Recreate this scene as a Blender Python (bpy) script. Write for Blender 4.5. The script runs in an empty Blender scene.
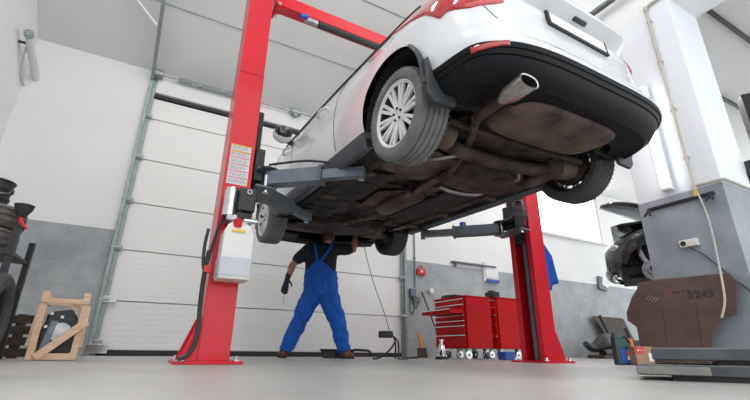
import bpy, bmesh, math, random
from mathutils import Vector, Matrix, Euler
PI = math.pi
random.seed(7)
S = bpy.context.scene
COL = S.collection

# ------------------------------------------------------------------ materials
def newmat(name):
    m = bpy.data.materials.new(name); m.use_nodes = True
    nt = m.node_tree; nt.nodes.clear()
    out = nt.nodes.new('ShaderNodeOutputMaterial'); b = nt.nodes.new('ShaderNodeBsdfPrincipled')
    nt.links.new(b.outputs[0], out.inputs[0])
    return m, nt, b
def mat(name, c1, c2=None, rough=.5, metal=0, scale=6, bump=0, bscale=None, coat=0, detail=4, spec=.5, stretch=None, lo=.35, hi=.65):
    m, nt, b = newmat(name)
    b.inputs['Roughness'].default_value = rough; b.inputs['Metallic'].default_value = metal
    b.inputs['Specular IOR Level'].default_value = spec
    if coat: b.inputs['Coat Weight'].default_value = coat; b.inputs['Coat Roughness'].default_value = .06
    tc = nt.nodes.new('ShaderNodeTexCoord'); src = tc.outputs['Object']
    if stretch:
        mp = nt.nodes.new('ShaderNodeMapping'); mp.inputs['Scale'].default_value = stretch
        nt.links.new(src, mp.inputs[0]); src = mp.outputs[0]
    c2 = c2 or tuple(x*.9 for x in c1)
    n = nt.nodes.new('ShaderNodeTexNoise'); n.inputs['Scale'].default_value = scale; n.inputs['Detail'].default_value = detail
    nt.links.new(src, n.inputs['Vector'])
    r = nt.nodes.new('ShaderNodeValToRGB')
    r.color_ramp.elements[0].position = lo; r.color_ramp.elements[1].position = hi
    r.color_ramp.elements[0].color = (*c1, 1); r.color_ramp.elements[1].color = (*c2, 1)
    nt.links.new(n.outputs['Fac'], r.inputs[0]); nt.links.new(r.outputs[0], b.inputs['Base Color'])
    if bump:
        n2 = nt.nodes.new('ShaderNodeTexNoise'); n2.inputs['Scale'].default_value = bscale or scale*4; n2.inputs['Detail'].default_value = 6
        nt.links.new(src, n2.inputs['Vector'])
        bp = nt.nodes.new('ShaderNodeBump'); bp.inputs['Strength'].default_value = bump; bp.inputs['Distance'].default_value = .02
        nt.links.new(n2.outputs['Fac'], bp.inputs['Height']); nt.links.new(bp.outputs[0], b.inputs['Normal'])
    return m
def emat(name, c, s):
    m = bpy.data.materials.new(name); m.use_nodes = True; nt = m.node_tree; nt.nodes.clear()
    o = nt.nodes.new('ShaderNodeOutputMaterial'); e = nt.nodes.new('ShaderNodeEmission')
    e.inputs[0].default_value = (*c, 1); e.inputs[1].default_value = s; nt.links.new(e.outputs[0], o.inputs[0]); return m
M = {}
M['wall'] = mat('white_wall_paint', (.80,.80,.79), (.77,.77,.765), .75, scale=1.2)
M['ceil'] = mat('ceiling_paint', (.70,.70,.69), (.66,.66,.65), .8, scale=.8)
M['pillar'] = mat('pillar_paint', (.76,.79,.83), (.73,.76,.81), .6, scale=1.5)
M['beamwhite'] = mat('beam_paint', (.82,.82,.82), (.79,.79,.79), .7, scale=1.5)
M['doorpanel'] = None
M['galv'] = mat('galvanised_steel', (.30,.36,.36), (.42,.46,.46), .45, .7, scale=20)
M['rail'] = mat('rail_steel', (.24,.29,.28), (.32,.37,.36), .45, .4, scale=12)
M['darkseal'] = mat('black_rubber_seal', (.018,.022,.022), (.03,.03,.03), .7)
M['red'] = mat('red_lift_paint', (.66,.006,.024), (.61,.005,.020), .4, scale=5, coat=.35, spec=.3)
M['redtool'] = mat('red_cabinet_paint', (.58,.004,.008), (.50,.003,.006), .5, scale=3, spec=.2)
M['darksteel'] = mat('dark_arm_paint', (.12,.145,.17), (.09,.11,.13), .42, .2, scale=9)
M['armgrey'] = mat('grey_arm_paint', (.16,.195,.235), (.13,.16,.20), .4, .2, scale=9)
M['blackmetal'] = mat('black_metal', (.018,.019,.022), (.03,.03,.033), .45, .3, scale=10)
M['blackplastic'] = mat('black_plastic', (.016,.017,.019), (.026,.027,.029), .5, scale=20)
M['bumper'] = mat('black_bumper_plastic', (.008,.009,.011), (.006,.007,.009), .5, scale=8, spec=.14)
M['flap'] = mat('dark_flap_plastic', (.038,.043,.048), (.028,.032,.036), .5, scale=12)
M['cladding'] = mat('grey_sill_plastic', (.085,.098,.112), (.065,.076,.088), .5, scale=12)
M['chrome'] = mat('chrome', (.75,.76,.78), (.6,.6,.62), .16, 1, scale=8)
M['steel'] = mat('worn_steel', (.45,.45,.46), (.3,.3,.31), .35, .9, scale=14)
M['exh'] = mat('brushed_exhaust', (.55,.53,.50), (.40,.38,.36), .25, .8, scale=12)
M['white'] = mat('white_car_paint', (.76,.78,.80), (.74,.76,.785), .22, scale=2, coat=1)
M['glass'] = mat('dark_tinted_glass', (.010,.012,.014), (.014,.016,.018), .05, scale=2, coat=.6)
M['tail'] = mat('red_tail_lens', (.55,.008,.012), (.38,.004,.008), .1, scale=9, coat=1)
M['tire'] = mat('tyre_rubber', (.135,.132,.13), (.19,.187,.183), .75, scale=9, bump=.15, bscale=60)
M['tiredark'] = mat('dark_tyre_rubber', (.045,.044,.044), (.065,.063,.062), .8, scale=9, bump=.15, bscale=60)  # darker rubber for the right-hand wheels and the standing tyre
M['rim'] = mat('silver_alloy', (.74,.75,.77), (.68,.69,.71), .4, .1, scale=10)
M['under'] = mat('dusty_underbody', (.006,.005,.0045), (.075,.050,.039), .7, .15, scale=5.5, bump=.9, bscale=14, detail=8)
M['under2'] = mat('rusty_brown_panel', (.022,.015,.012), (.16,.105,.08), .65, .15, scale=4.5, bump=.7, bscale=12, detail=8)
M['under3'] = mat('dark_undershield', (.008,.007,.007), (.030,.024,.021), .75, scale=6, bump=.5, bscale=20, detail=8)
M['well'] = mat('black_wheelhouse', (.008,.008,.008), (.014,.013,.013), .85, scale=9)
M['skin'] = mat('skin', (.52,.27,.18), (.46,.22,.14), .5, scale=9)
M['hair'] = mat('short_brown_hair', (.14,.075,.05), (.08,.045,.03), .7, scale=60)
M['blue'] = mat('blue_overall_cloth', (.006,.115,.56), (.004,.085,.44), .8, scale=7, bump=.35, bscale=9)
M['shirt'] = mat('black_shirt_cloth', (.010,.012,.018), (.018,.021,.03), .85, scale=8, bump=.3, bscale=11)
M['glove'] = mat('dark_blue_glove', (.012,.016,.032), (.02,.026,.05), .7, scale=20)
M['shoe'] = mat('brown_leather', (.16,.045,.022), (.09,.028,.015), .45, scale=14)
M['sole'] = mat('dark_sole', (.02,.018,.016), None, .8)
M['wood'] = mat('pale_pine', (.74,.54,.38), (.62,.43,.29), .6, scale=3, stretch=(2,2,14), bump=.1)
M['darkwood'] = mat('dark_wood', (.075,.05,.036), (.045,.03,.022), .7, scale=5)
M['card'] = mat('brown_hardboard', (.125,.080,.064), (.082,.053,.044), .7, scale=3.2, stretch=(1,1,2.2), bump=.12, bscale=16)
M['cardbox'] = mat('cardboard', (.42,.25,.16), (.36,.21,.13), .8, scale=8)
M['brownplate'] = mat('brown_floor_mat', (.085,.068,.06), (.055,.045,.04), .8, scale=8, bump=.2)
M['plastic'] = mat('milky_tank_plastic', (.74,.73,.70), (.68,.67,.64), .35, scale=3)
M['oil'] = mat('pale_hydraulic_oil', (.56,.58,.62), (.5,.52,.57), .35, scale=3)
M['bottle'] = mat('dark_green_plastic', (.006,.05,.055), (.004,.035,.04), .3, scale=5)
M['redplastic'] = mat('red_plastic', (.65,.02,.02), None, .35)
M['orange'] = mat('orange_plastic', (.75,.24,.02), None, .45)
M['bluebox'] = mat('blue_plastic', (.02,.10,.42), None, .45)
M['paper'] = mat('white_paper', (.82,.82,.83), (.78,.78,.8), .7)
M['yellow'] = mat('yellow_print', (.80,.55,.05), None, .6)
M['redprint'] = mat('red_print', (.70,.05,.06), None, .6)
M['greyprint'] = mat('grey_print', (.30,.28,.30), None, .7)
M['labelpaper'] = mat('label_paper', (.72,.70,.72), (.68,.66,.68), .6)
M['slab'] = mat('dark_steel_plate', (.10,.112,.125), (.065,.073,.083), .5, .3, scale=6, bump=.2)
M['slabtop'] = mat('worn_plate_top', (.30,.29,.27), (.2,.2,.19), .6, .1, scale=8)
M['pipe'] = mat('beige_conduit', (.52,.48,.42), (.45,.41,.36), .5, scale=9)
M['rope'] = mat('pale_rope', (.58,.55,.50), (.42,.40,.36), .8, scale=60)
M['darkcar'] = mat('black_car_paint', (.020,.024,.026), (.028,.032,.034), .18, .2, scale=3, coat=1)
M['lampwhite'] = mat('lamp_housing', (.70,.74,.78), (.64,.68,.72), .4, scale=5)
M['plastwhite'] = mat('white_plastic', (.80,.79,.77), None, .4)
M['tube'] = emat('fluorescent_tube', (1.0,1.0,1.0), 6.0)
M['filltube'] = emat('ceiling_fill_tube', (1.0,.99,.97), 26.0)  # glow of the lamps added above the view to brighten the room
M['sky'] = emat('bright_daylight_window', (1.0,1.0,1.0), 2.2)
# garage door panels: fine horizontal ribs
def ribbed(name, c, sc):
    m, nt, b = newmat(name); b.inputs['Roughness'].default_value = .5; b.inputs['Base Color'].default_value = (*c, 1)
    tc = nt.nodes.new('ShaderNodeTexCoord'); w = nt.nodes.new('ShaderNodeTexWave'); w.bands_direction = 'Z'; w.inputs['Scale'].default_value = sc
    nt.links.new(tc.outputs['Object'], w.inputs['Vector'])
    bp = nt.nodes.new('ShaderNodeBump'); bp.inputs['Strength'].default_value = .10; bp.inputs['Distance'].default_value = .01
    nt.links.new(w.outputs['Fac'], bp.inputs['Height']); nt.links.new(bp.outputs[0], b.inputs['Normal'])
    n = nt.nodes.new('ShaderNodeTexNoise'); n.inputs['Scale'].default_value = 1.5
    r = nt.nodes.new('ShaderNodeValToRGB'); r.color_ramp.elements[0].color = (*[x*.96 for x in c], 1); r.color_ramp.elements[1].color = (*c, 1)
    nt.links.new(tc.outputs['Object'], n.inputs['Vector']); nt.links.new(n.outputs['Fac'], r.inputs[0]); nt.links.new(r.outputs[0], b.inputs['Base Color'])
    return m
M['doorpanel'] = ribbed('door_panel_paint', (.84,.83,.81), 4)
# grey lower-wall paint with block joints
def blockpaint(name, c1, c2, joint, msize):
    m, nt, b = newmat(name); b.inputs['Roughness'].default_value = .55
    tc = nt.nodes.new('ShaderNodeTexCoord'); mp = nt.nodes.new('ShaderNodeMapping'); mp.inputs['Rotation'].default_value = (PI/2, 0, 0)
    nt.links.new(tc.outputs['Object'], mp.inputs[0])
    n = nt.nodes.new('ShaderNodeTexNoise'); n.inputs['Scale'].default_value = 2.2; n.inputs['Detail'].default_value = 7; n.inputs['Roughness'].default_value = .62
    nt.links.new(tc.outputs['Object'], n.inputs['Vector'])
    r = nt.nodes.new('ShaderNodeValToRGB'); r.color_ramp.elements[0].position = .36; r.color_ramp.elements[1].position = .66
    r.color_ramp.elements[0].color = (*c1, 1); r.color_ramp.elements[1].color = (*c2, 1); nt.links.new(n.outputs['Fac'], r.inputs[0])
    br = nt.nodes.new('ShaderNodeTexBrick'); br.inputs['Scale'].default_value = 1.0; br.inputs['Brick Width'].default_value = .62; br.inputs['Row Height'].default_value = .3
    br.inputs['Mortar Size'].default_value = msize; br.inputs['Mortar Smooth'].default_value = .6
    nt.links.new(mp.outputs[0], br.inputs['Vector'])
    mx = nt.nodes.new('ShaderNodeMixRGB'); mx.inputs[2].default_value = (*joint, 1)
    nt.links.new(br.outputs['Fac'], mx.inputs[0]); nt.links.new(r.outputs[0], mx.inputs[1]); nt.links.new(mx.outputs[0], b.inputs['Base Color'])
    return m
M['wains'] = blockpaint('grey_block_paint', (.27,.29,.305), (.41,.43,.44), (.33,.35,.36), .012)
M['wainsp'] = mat('grey_concrete_panel', (.235,.27,.305), (.34,.375,.41), .5, scale=2.6, detail=9, bump=.05)
# floor
def floormat():
    m, nt, b = newmat('polished_concrete_floor')
    tc = nt.nodes.new('ShaderNodeTexCoord')
    n = nt.nodes.new('ShaderNodeTexNoise'); n.inputs['Scale'].default_value = 1.1; n.inputs['Detail'].default_value = 9; n.inputs['Roughness'].default_value = .65
    nt.links.new(tc.outputs['Object'], n.inputs['Vector'])
    r = nt.nodes.new('ShaderNodeValToRGB'); r.color_ramp.elements[0].position = .35; r.color_ramp.elements[1].position = .66
    r.color_ramp.elements[0].color = (.43,.415,.39,1); r.color_ramp.elements[1].color = (.60,.585,.56,1)
    nt.links.new(n.outputs['Fac'], r.inputs[0])
    n2 = nt.nodes.new('ShaderNodeTexNoise'); n2.inputs['Scale'].default_value = 14; n2.inputs['Detail'].default_value = 5
    nt.links.new(tc.outputs['Object'], n2.inputs['Vector'])
    mx = nt.nodes.new('ShaderNodeMixRGB'); mx.blend_type = 'MULTIPLY'; mx.inputs[0].default_value = .25
    nt.links.new(r.outputs[0], mx.inputs[1]); nt.links.new(n2.outputs['Color'], mx.inputs[2]); nt.links.new(mx.outputs[0], b.inputs['Base Color'])
    r2 = nt.nodes.new('ShaderNodeMapRange'); r2.inputs['To Min'].default_value = .28; r2.inputs['To Max'].default_value = .5
    nt.links.new(n.outputs['Fac'], r2.inputs[0]); nt.links.new(r2.outputs[0], b.inputs['Roughness'])
    return m
M['floor'] = floormat()

# ------------------------------------------------------------------ mesh builder
def catmull(pts, k=6):
    P = [Vector(p) for p in pts]; out = []
    for i in range(len(P)-1):
        a = P[max(i-1,0)]; b = P[i]; c = P[i+1]; d = P[min(i+2,len(P)-1)]
        for j in range(k):
            t = j/k
            out.append(.5*((2*b)+(c-a)*t+(2*a-5*b+4*c-d)*t*t+(3*b-a-3*c+d)*t**3))
    out.append(P[-1]); return out
class MB:
    def __init__(s): s.v = []; s.f = []; s.m = []; s.mi = 0
    def add(s, vs, fs, T=None):
        o = len(s.v)
        s.v += [tuple((T @ Vector(p)) if T else p) for p in vs]
        for f in fs: s.f.append(tuple(i+o for i in f)); s.m.append(s.mi)
        return s
    def box(s, c, d, rot=(0,0,0), T=None):
        x,y,z = d[0]/2, d[1]/2, d[2]/2
        vs = [(-x,-y,-z),(x,-y,-z),(x,y,-z),(-x,y,-z),(-x,-y,z),(x,-y,z),(x,y,z),(-x,y,z)]
        fs = [(0,3,2,1),(4,5,6,7),(0,1,5,4),(1,2,6,5),(2,3,7,6),(3,0,4,7)]
        A = Matrix.Translation(c) @ Euler(rot).to_matrix().to_4x4()
        return s.add(vs, fs, (T @ A) if T else A)
    def beam(s, p0, p1, w, h, up=(0,0,1)):      # rectangular bar between two points
        p0 = Vector(p0); p1 = Vector(p1); d = (p1-p0); L = d.length; d.normalize()
        r = d.cross(Vector(up)).normalized(); u = r.cross(d)
        A = Matrix((( r.x,d.x,u.x,0),(r.y,d.y,u.y,0),(r.z,d.z,u.z,0),(0,0,0,1)))
        return s.box((0,0,0), (w,L,h), T=Matrix.Translation((p0+p1)/2) @ A)
    def rings(s, rings, cap=True, closed=True):
        o = len(s.v); n = len(rings[0])
        for r in rings: s.v += [tuple(p) for p in r]
        for i in range(len(rings)-1):
            for j in range(n if closed else n-1):
                a = o+i*n+j; b = o+i*n+(j+1)%n
                s.f.append((a,b,b+n,a+n)); s.m.append(s.mi)
        if cap and closed:
            s.f.append(tuple(o+j for j in range(n))[::-1]); s.m.append(s.mi)
            s.f.append(tuple(o+(len(rings)-1)*n+j for j in range(n))); s.m.append(s.mi)
        return s
    def tube(s, pts, r, n=8, sm=0, flat=1.0, cap=True, up=None):
        P = catmull(pts, sm) if sm else [Vector(p) for p in pts]
        rr = r if hasattr(r,'__len__') else None
        rs = []
        d0 = (P[1]-P[0]).normalized(); ref = Vector(up) if up else (Vector((0,0,1)) if abs(d0.z) < .9 else Vector((1,0,0)))
        x = d0.cross(ref).normalized()
        for i,p in enumerate(P):
            d = (P[min(i+1,len(P)-1)]-P[max(i-1,0)]).normalized()
            x = (x - d*x.dot(d)).normalized(); y = d.cross(x)
            if rr:
                t = i/(len(P)-1)*(len(rr)-1); k = min(int(t),len(rr)-2); R = rr[k]+(rr[k+1]-rr[k])*(t-k)
            else: R = r
            rs.append([p + x*math.cos(2*PI*j/n)*R + y*math.sin(2*PI*j/n)*R*flat for j in range(n)])
        return s.rings(rs, cap)
    def cyl(s, p0, p1, r0, r1=None, n=16):
        return s.tube([p0,p1], [r0, r1 if r1 is not None else r0], n)
    def lathe(s, prof, T=None, n=24):              # profile (r, z) round local z
        o = len(s.v); T = T or Matrix()
        for (r,z) in prof:
            for j in range(n):
                a = 2*PI*j/n; s.v.append(tuple(T @ Vector((r*math.cos(a), r*math.sin(a), z))))
        for i in range(len(prof)-1):
            for j in range(n):
                a = o+i*n+j; b = o+i*n+(j+1)%n; s.f.append((a,b,b+n,a+n)); s.m.append(s.mi)
        for i,fl in ((0,True),(len(prof)-1,False)):
            if prof[i][0] > 1e-6 and prof[0] != prof[-1]:
                t = tuple(o+i*n+j for j in range(n)); s.f.append(t[::-1] if fl else t); s.m.append(s.mi)
        return s
    def prism(s, poly, h0, h1, T=None):             # polygon in local xy, extruded in local z
        n = len(poly); T = T or Matrix()
        vs = [(x,y,h0) for x,y in poly]+[(x,y,h1) for x,y in poly]
        fs = [tuple(range(n))[::-1], tuple(range(n,2*n))]+[(i,(i+1)%n,(i+1)%n+n,i+n) for i in range(n)]
        return s.add(vs, fs, T)
    def grid(s, rows, flip=False):
        o = len(s.v); n = len(rows[0])
        for r in rows: s.v += [tuple(p) for p in r]
        for i in range(len(rows)-1):
            for j in range(n-1):
                f = (o+i*n+j, o+i*n+j+1, o+(i+1)*n+j+1, o+(i+1)*n+j)
                s.f.append(f[::-1] if flip else f); s.m.append(s.mi)
        return s
    def ball(s, c, r, n=14):
        rx,ry,rz = r if hasattr(r,'__len__') else (r,r,r)
        prof = [(math.sin(PI*i/n), -math.cos(PI*i/n)) for i in range(n+1)]
        prof[0] = (1e-4,-1); prof[-1] = (1e-4,1)
        return s.lathe(prof, Matrix.Translation(c) @ Matrix.Diagonal((rx,ry,rz,1)), n*2)
    def capsule(s, p0, p1, r0, r1):
        p0 = Vector(p0); p1 = Vector(p1); d = p1-p0; L = d.length
        q = d.to_track_quat('Z','Y').to_matrix().to_4x4(); T = Matrix.Translation(p0) @ q
        prof = []
        for i in range(7):
            a = -PI/2+PI/2*i/6; prof.append((max(r0*math.cos(a),1e-4), r0*math.sin(a)))
        for i in range(7):
            a = PI/2*i/6; prof.append((max(r1*math.cos(a),1e-4), L+r1*math.sin(a)))
        return s.lathe(prof, T, 16)
    def build(s, name, ms, parent=None, bevel=0, smooth=38, seg=2, fix=True, solid=0):
        me = bpy.data.meshes.new(name); me.from_pydata(s.v, [], s.f)
        ms = ms if isinstance(ms,(list,tuple)) else [ms]
        for m in ms: me.materials.append(m)
        if len(ms) > 1: me.polygons.foreach_set('material_index', s.m)
        if fix:
            bm = bmesh.new(); bm.from_mesh(me); bmesh.ops.recalc_face_normals(bm, faces=bm.faces); bm.to_mesh(me); bm.free()
        if smooth:
            me.polygons.foreach_set('use_smooth', [True]*len(me.polygons)); me.set_sharp_from_angle(angle=math.radians(smooth))
        me.update()
        o = bpy.data.objects.new(name, me); COL.objects.link(o)
        if parent: o.parent = parent
        if bevel:
            b = o.modifiers.new('bevel','BEVEL'); b.width = bevel; b.segments = seg; b.limit_method = 'ANGLE'; b.angle_limit = math.radians(40)
        if solid:
            b = o.modifiers.new('solid','SOLIDIFY'); b.thickness = solid; b.offset = -1
        return o
def remesh(o, vox, smooth=6, noise=0, nsize=.1):
    r = o.modifiers.new('r','REMESH'); r.mode = 'VOXEL'; r.voxel_size = vox; r.use_smooth_shade = True
    sm = o.modifiers.new('s','SMOOTH'); sm.iterations = smooth; sm.factor = .5
    if noise:
        t = bpy.data.textures.new(o.name+'_folds','CLOUDS'); t.noise_scale = nsize; t.noise_depth = 2
        d = o.modifiers.new('d','DISPLACE'); d.texture = t; d.strength = noise; d.mid_level = .5; d.texture_coords = 'LOCAL'
    dg = bpy.context.evaluated_depsgraph_get(); dg.update()
    me = bpy.data.meshes.new_from_object(o.evaluated_get(dg)); me.name = o.name
    me.polygons.foreach_set('use_smooth', [True]*len(me.polygons))
    o.modifiers.clear(); o.data = me
    return o
def tag(o, label, cat, group=None, kind=None):
    o['label'] = label; o['category'] = cat
    if group: o['group'] = group
    if kind: o['kind'] = kind
    return o
def thing(name, label, cat, loc=(0,0,0), rot=(0,0,0), group=None):
    o = bpy.data.objects.new(name, None); COL.objects.link(o); o.location = loc; o.rotation_euler = rot; o.empty_display_size = .1
    return tag(o, label, cat, group)
def struct(mb, name, m, label, cat, **k):
    o = mb.build(name, m, **k); o['kind'] = 'structure'; o['label'] = label; o['category'] = cat; return o
def lab(o, t): o['label'] = t; return o
def frame(P, xax, yax):      # matrix: local x, y axes given, z = x cross y
    x = Vector(xax).normalized(); y = Vector(yax).normalized(); z = x.cross(y)
    return Matrix(((x.x,y.x,z.x,P[0]),(x.y,y.y,z.y,P[1]),(x.z,y.z,z.z,P[2]),(0,0,0,1)))

# ------------------------------------------------------------------ camera
F_PX = 412.93; YAW, PITCH, ROLL = .495, .351, .012
CAMP = Vector((-2.258,-3.484,.100))
Fv = Vector((math.sin(YAW)*math.cos(PITCH), math.cos(YAW)*math.cos(PITCH), math.sin(PITCH)))
r0 = Vector((math.cos(YAW), -math.sin(YAW), 0)); u0 = r0.cross(Fv)
Rv = math.cos(ROLL)*r0+math.sin(ROLL)*u0; Uv = -math.sin(ROLL)*r0+math.cos(ROLL)*u0
cam = bpy.data.cameras.new('camera'); co = bpy.data.objects.new('camera', cam); COL.objects.link(co)
cam.sensor_width = 36; cam.lens = F_PX/750*36; cam.clip_start = .02; cam.clip_end = 100
co.matrix_world = Matrix(((Rv.x,Uv.x,-Fv.x,CAMP.x),(Rv.y,Uv.y,-Fv.y,CAMP.y),(Rv.z,Uv.z,-Fv.z,CAMP.z),(0,0,0,1)))
S.camera = co

# ------------------------------------------------------------------ the room
YW = 3.5; XL = -4.4; WH = 4.55; SL = .55
struct(MB().box((3.3,-2.4,-.05),(15.4,12.2,.1)), 'floor', M['floor'], 'light grey concrete workshop floor', 'floor')
b = MB(); b.box((XL-.1,-1.0,5),(.2,9,10)); struct(b, 'wall_left', M['wall'], 'white left wall of the workshop', 'wall')
# back wall left of the door, above it, and right of it
DX0, DX1, DT = -2.82, 2.17, 4.16
def panel(name, x0,x1,z0,z1,m,lb, y=YW):
    return struct(MB().box(((x0+x1)/2,y+.1,(z0+z1)/2),(x1-x0,.2,z1-z0)), name, m, lb, 'wall')
panel('wall_back_left', XL,DX0,0,1.735,M['wains'],'grey painted lower back wall left of the garage door')
panel('wall_back_left_upper', XL,DX0,1.735,WH,M['wall'],'white upper back wall left of the garage door')
panel('wall_back_top', DX0,DX1,DT,WH,M['wall'],'white wall strip above the garage door')
panel('wall_back_right', DX1,11,0,1.85,M['wains'],'grey painted lower back wall right of the garage door')
b = MB()
WX0,WX1,WZ0,WZ1 = 6.2,8.95,3.02,4.45
for x0,x1,z0,z1 in ((DX1,WX0,1.85,4.6),(WX1,11,1.85,4.6),(WX0,WX1,1.85,WZ0),(WX0,WX1,WZ1,4.6)): b.box(((x0+x1)/2,YW+.1,(z0+z1)/2),(x1-x0,.2,z1-z0))
struct(b, 'wall_back_right_upper', M['wall'], 'white upper back wall right of the garage door', 'wall')
panel('wall_right_end', 10.8,11,0,1.85,M['wains'],'far right end of the back wall', YW-.2)
# window
w = struct(MB().box(((WX0+WX1)/2,YW+.12,(WZ0+WZ1)/2),(WX1-WX0,.01,WZ1-WZ0)), 'window_1', M['sky'], 'bright overexposed window high on the back wall', 'window')
b = MB()
for x in (WX0+.03,6.95,7.95,WX1-.03): b.box((x,YW+.07,(WZ0+WZ1)/2),(.06,.08,WZ1-WZ0))
for z in (WZ0+.03,WZ1-.03): b.box(((WX0+WX1)/2,YW+.07,z),(WX1-WX0,.08,.06))
b.build('window_frame', M['plastwhite'], w); MB().box(((WX0+WX1)/2,YW-.04,WZ0-.02),(WX1-WX0+.1,.16,.04)).build('window_sill', M['plastwhite'], w)
# ceilings
b = MB()
b.add([(XL,YW,WH),(2.62,YW,WH),(2.62,-1.0,WH+SL*4.5),(XL,-1.0,WH+SL*4.5)],[(0,1,2,3)]); b.add([(XL,YW+.2,WH+.12),(2.62,YW+.2,WH+.12),(2.62,-1.0,WH+SL*4.5+.2),(XL,-1.0,WH+SL*4.5+.2)],[(0,1,2,3)])
b.add([(XL,-1.0,WH+SL*4.5),(2.62,-1.0,WH+SL*4.5),(2.62,-5.5,WH+SL*4.5-1.2),(XL,-5.5,WH+SL*4.5-1.2)],[(0,1,2,3)])
struct(b, 'ceiling', M['ceil'], 'pale sloping ceiling over the lift', 'ceiling', fix=False, smooth=0)
struct(MB().box((6.9,-.9,4.68),(8.1,9.0,.16)), 'ceiling_side', M['ceil'], 'flat pale ceiling over the right bay', 'ceiling')
b = MB()
for i in range(1,4): 
    y = YW-1.05*i; z = WH+1.05*i*SL
    b.box(((XL+2.62)/2,y,z-.004),(2.62-XL,.018,.012))
struct(b, 'trim_1', M['galv'], 'thin seams across the sloping ceiling', 'trim')
# pillar and beam
PX0,PX1,PY0,PY1 = 2.62,3.30,-1.78,-.94
struct(MB().box(((PX0+PX1)/2,(PY0+PY1)/2,.87),(PX1-PX0,PY1-PY0,1.74)), 'wall_right', M['wainsp'], 'grey lower part of the square pillar', 'wall', bevel=.006)
struct(MB().box(((PX0+PX1)/2,(PY0+PY1)/2,2.95),(PX1-PX0-.004,PY1-PY0-.004,2.42)), 'wall_right_upper', M['pillar'], 'white upper part of the square pillar', 'wall', bevel=.006)
struct(MB().box(((PX0+PX1)/2,-.75,5.1),(PX1-PX0,8.3,1.9)), 'trim_2', M['beamwhite'], 'white concrete beam resting on the pillar', 'beam')
b = MB()
for y,x0 in ((-1.75,3.75),(-.8,6.3)): b.box(((x0+10)/2,y,4.58),(10-x0,.05,.05))
struct(b, 'trim_3', M['blackmetal'], 'dark rails under the flat ceiling of the right bay', 'trim')
# garage door
PH = .735
door = bpy.data.objects.new('door_1', None); COL.objects.link(door); door['kind'] = 'structure'; door['label'] = 'large white sectional garage door'; door['category'] = 'garage door'
for i in range(6):
    z0 = .07+PH*i if i else .07; z1 = min(PH*(i+1)-.012, 4.05)
    z0 = PH*i+.0 if i else .075
    MB().box(((DX0+DX1)/2, YW+.06, (z0+z1)/2),(DX1-DX0-.02,.06,z1-z0)).build('door_panel', M['doorpanel'], door, bevel=.006)
MB().box(((DX0+DX1)/2,YW+.06,.036),(DX1-DX0,.07,.072)).build('bottom_seal', M['darkseal'], door)
MB().box(((DX0+DX1)/2,YW+.04,4.095),(DX1-DX0,.1,.06)).build('top_rail', M['darkseal'], door)
b = MB(); b.box(((DX0+DX1)/2,YW+.098,2.05),(DX1-DX0,.01,4.1)); b.build('door_backing', M['greyprint'], door)
for xx in (DX0+.02, DX1+.02):
    b = MB(); b.box((xx,YW-.02,2.2),(.05,.10,4.4)); b.box((xx+(.05 if xx<0 else -.05),YW-.01,2.2),(.06,.012,4.4)); b.build('door_track', M['rail'], door, bevel=.004)
    b = MB()
    dz = 2.6*SL; b.beam((xx,YW-.06,4.38),(xx,YW-2.7,4.38+2.64*SL*1.02),.05,.09); b.build('door_track', M['rail'], door)
    for k in range(1,6):
        b = MB(); sx = 1 if xx<0 else -1
        b.box((xx+sx*.07,YW-.03,PH*k),(.10,.05,.07)); b.cyl((xx-sx*.03,YW-.05,PH*k),(xx+sx*.1,YW-.05,PH*k),.025); b.build('roller_hinge', M['galv'], door, bevel=.004)
    b = MB(); b.box((xx,YW-.06,4.46),(.05,.14,.2)); b.cyl((xx-.02,YW-.08,4.47),(xx+.14,YW-.08,4.47),.075); b.build('spring_bracket', M['galv'], door, bevel=.004)
b = MB(); b.cyl((DX0,YW-.08,4.47),(DX1,YW-.08,4.47),.016); b.build('spring_shaft', M['steel'], door)
for x0,x1 in ((-2.42,-1.30),(.6,1.7)):
    b = MB(); prof = []
    n = 46
    for i in range(n+1): prof.append((.045 if i%2 else .034, (x1-x0)*i/n))
    b.lathe([(.002,0)]+prof+[(.002,x1-x0)], frame((x0,YW-.08,4.47),(0,1,0),(0,0,1)), 14); b.build('torsion_spring', M['galv'], door)
b = MB(); b.box((-.32,YW-.05,4.47),(.06,.12,.16)); b.cyl((-.42,YW-.08,4.47),(-.22,YW-.08,4.47),.06); b.build('spring_bracket', M['galv'], door)
b = MB(); b.box((DX0+.10,YW-.05,.09),(.26,.08,.12)); b.box((DX0+.10,YW-.05,.17),(.1,.05,.06)); b.build('bottom_bracket', M['chrome'], door, bevel=.006)
b = MB(); b.box((DX0+.11,YW-.04,1.0-.26),(.2,.05,.09)); b.build('lock_bracket', M['plastwhite'], door, bevel=.006)
# bracket carrying the door track under the ceiling
b = MB(); b.beam((-2.84,2.55,5.07),(-2.84,2.55,4.72),.05,.05); b.beam((-2.84,2.55,4.75),(-3.25,2.45,5.1),.045,.03); 
tag(b.build('track_bracket', M['plastwhite'], None), 'white triangular bracket holding the garage door track under the ceiling', 'bracket')

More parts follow.
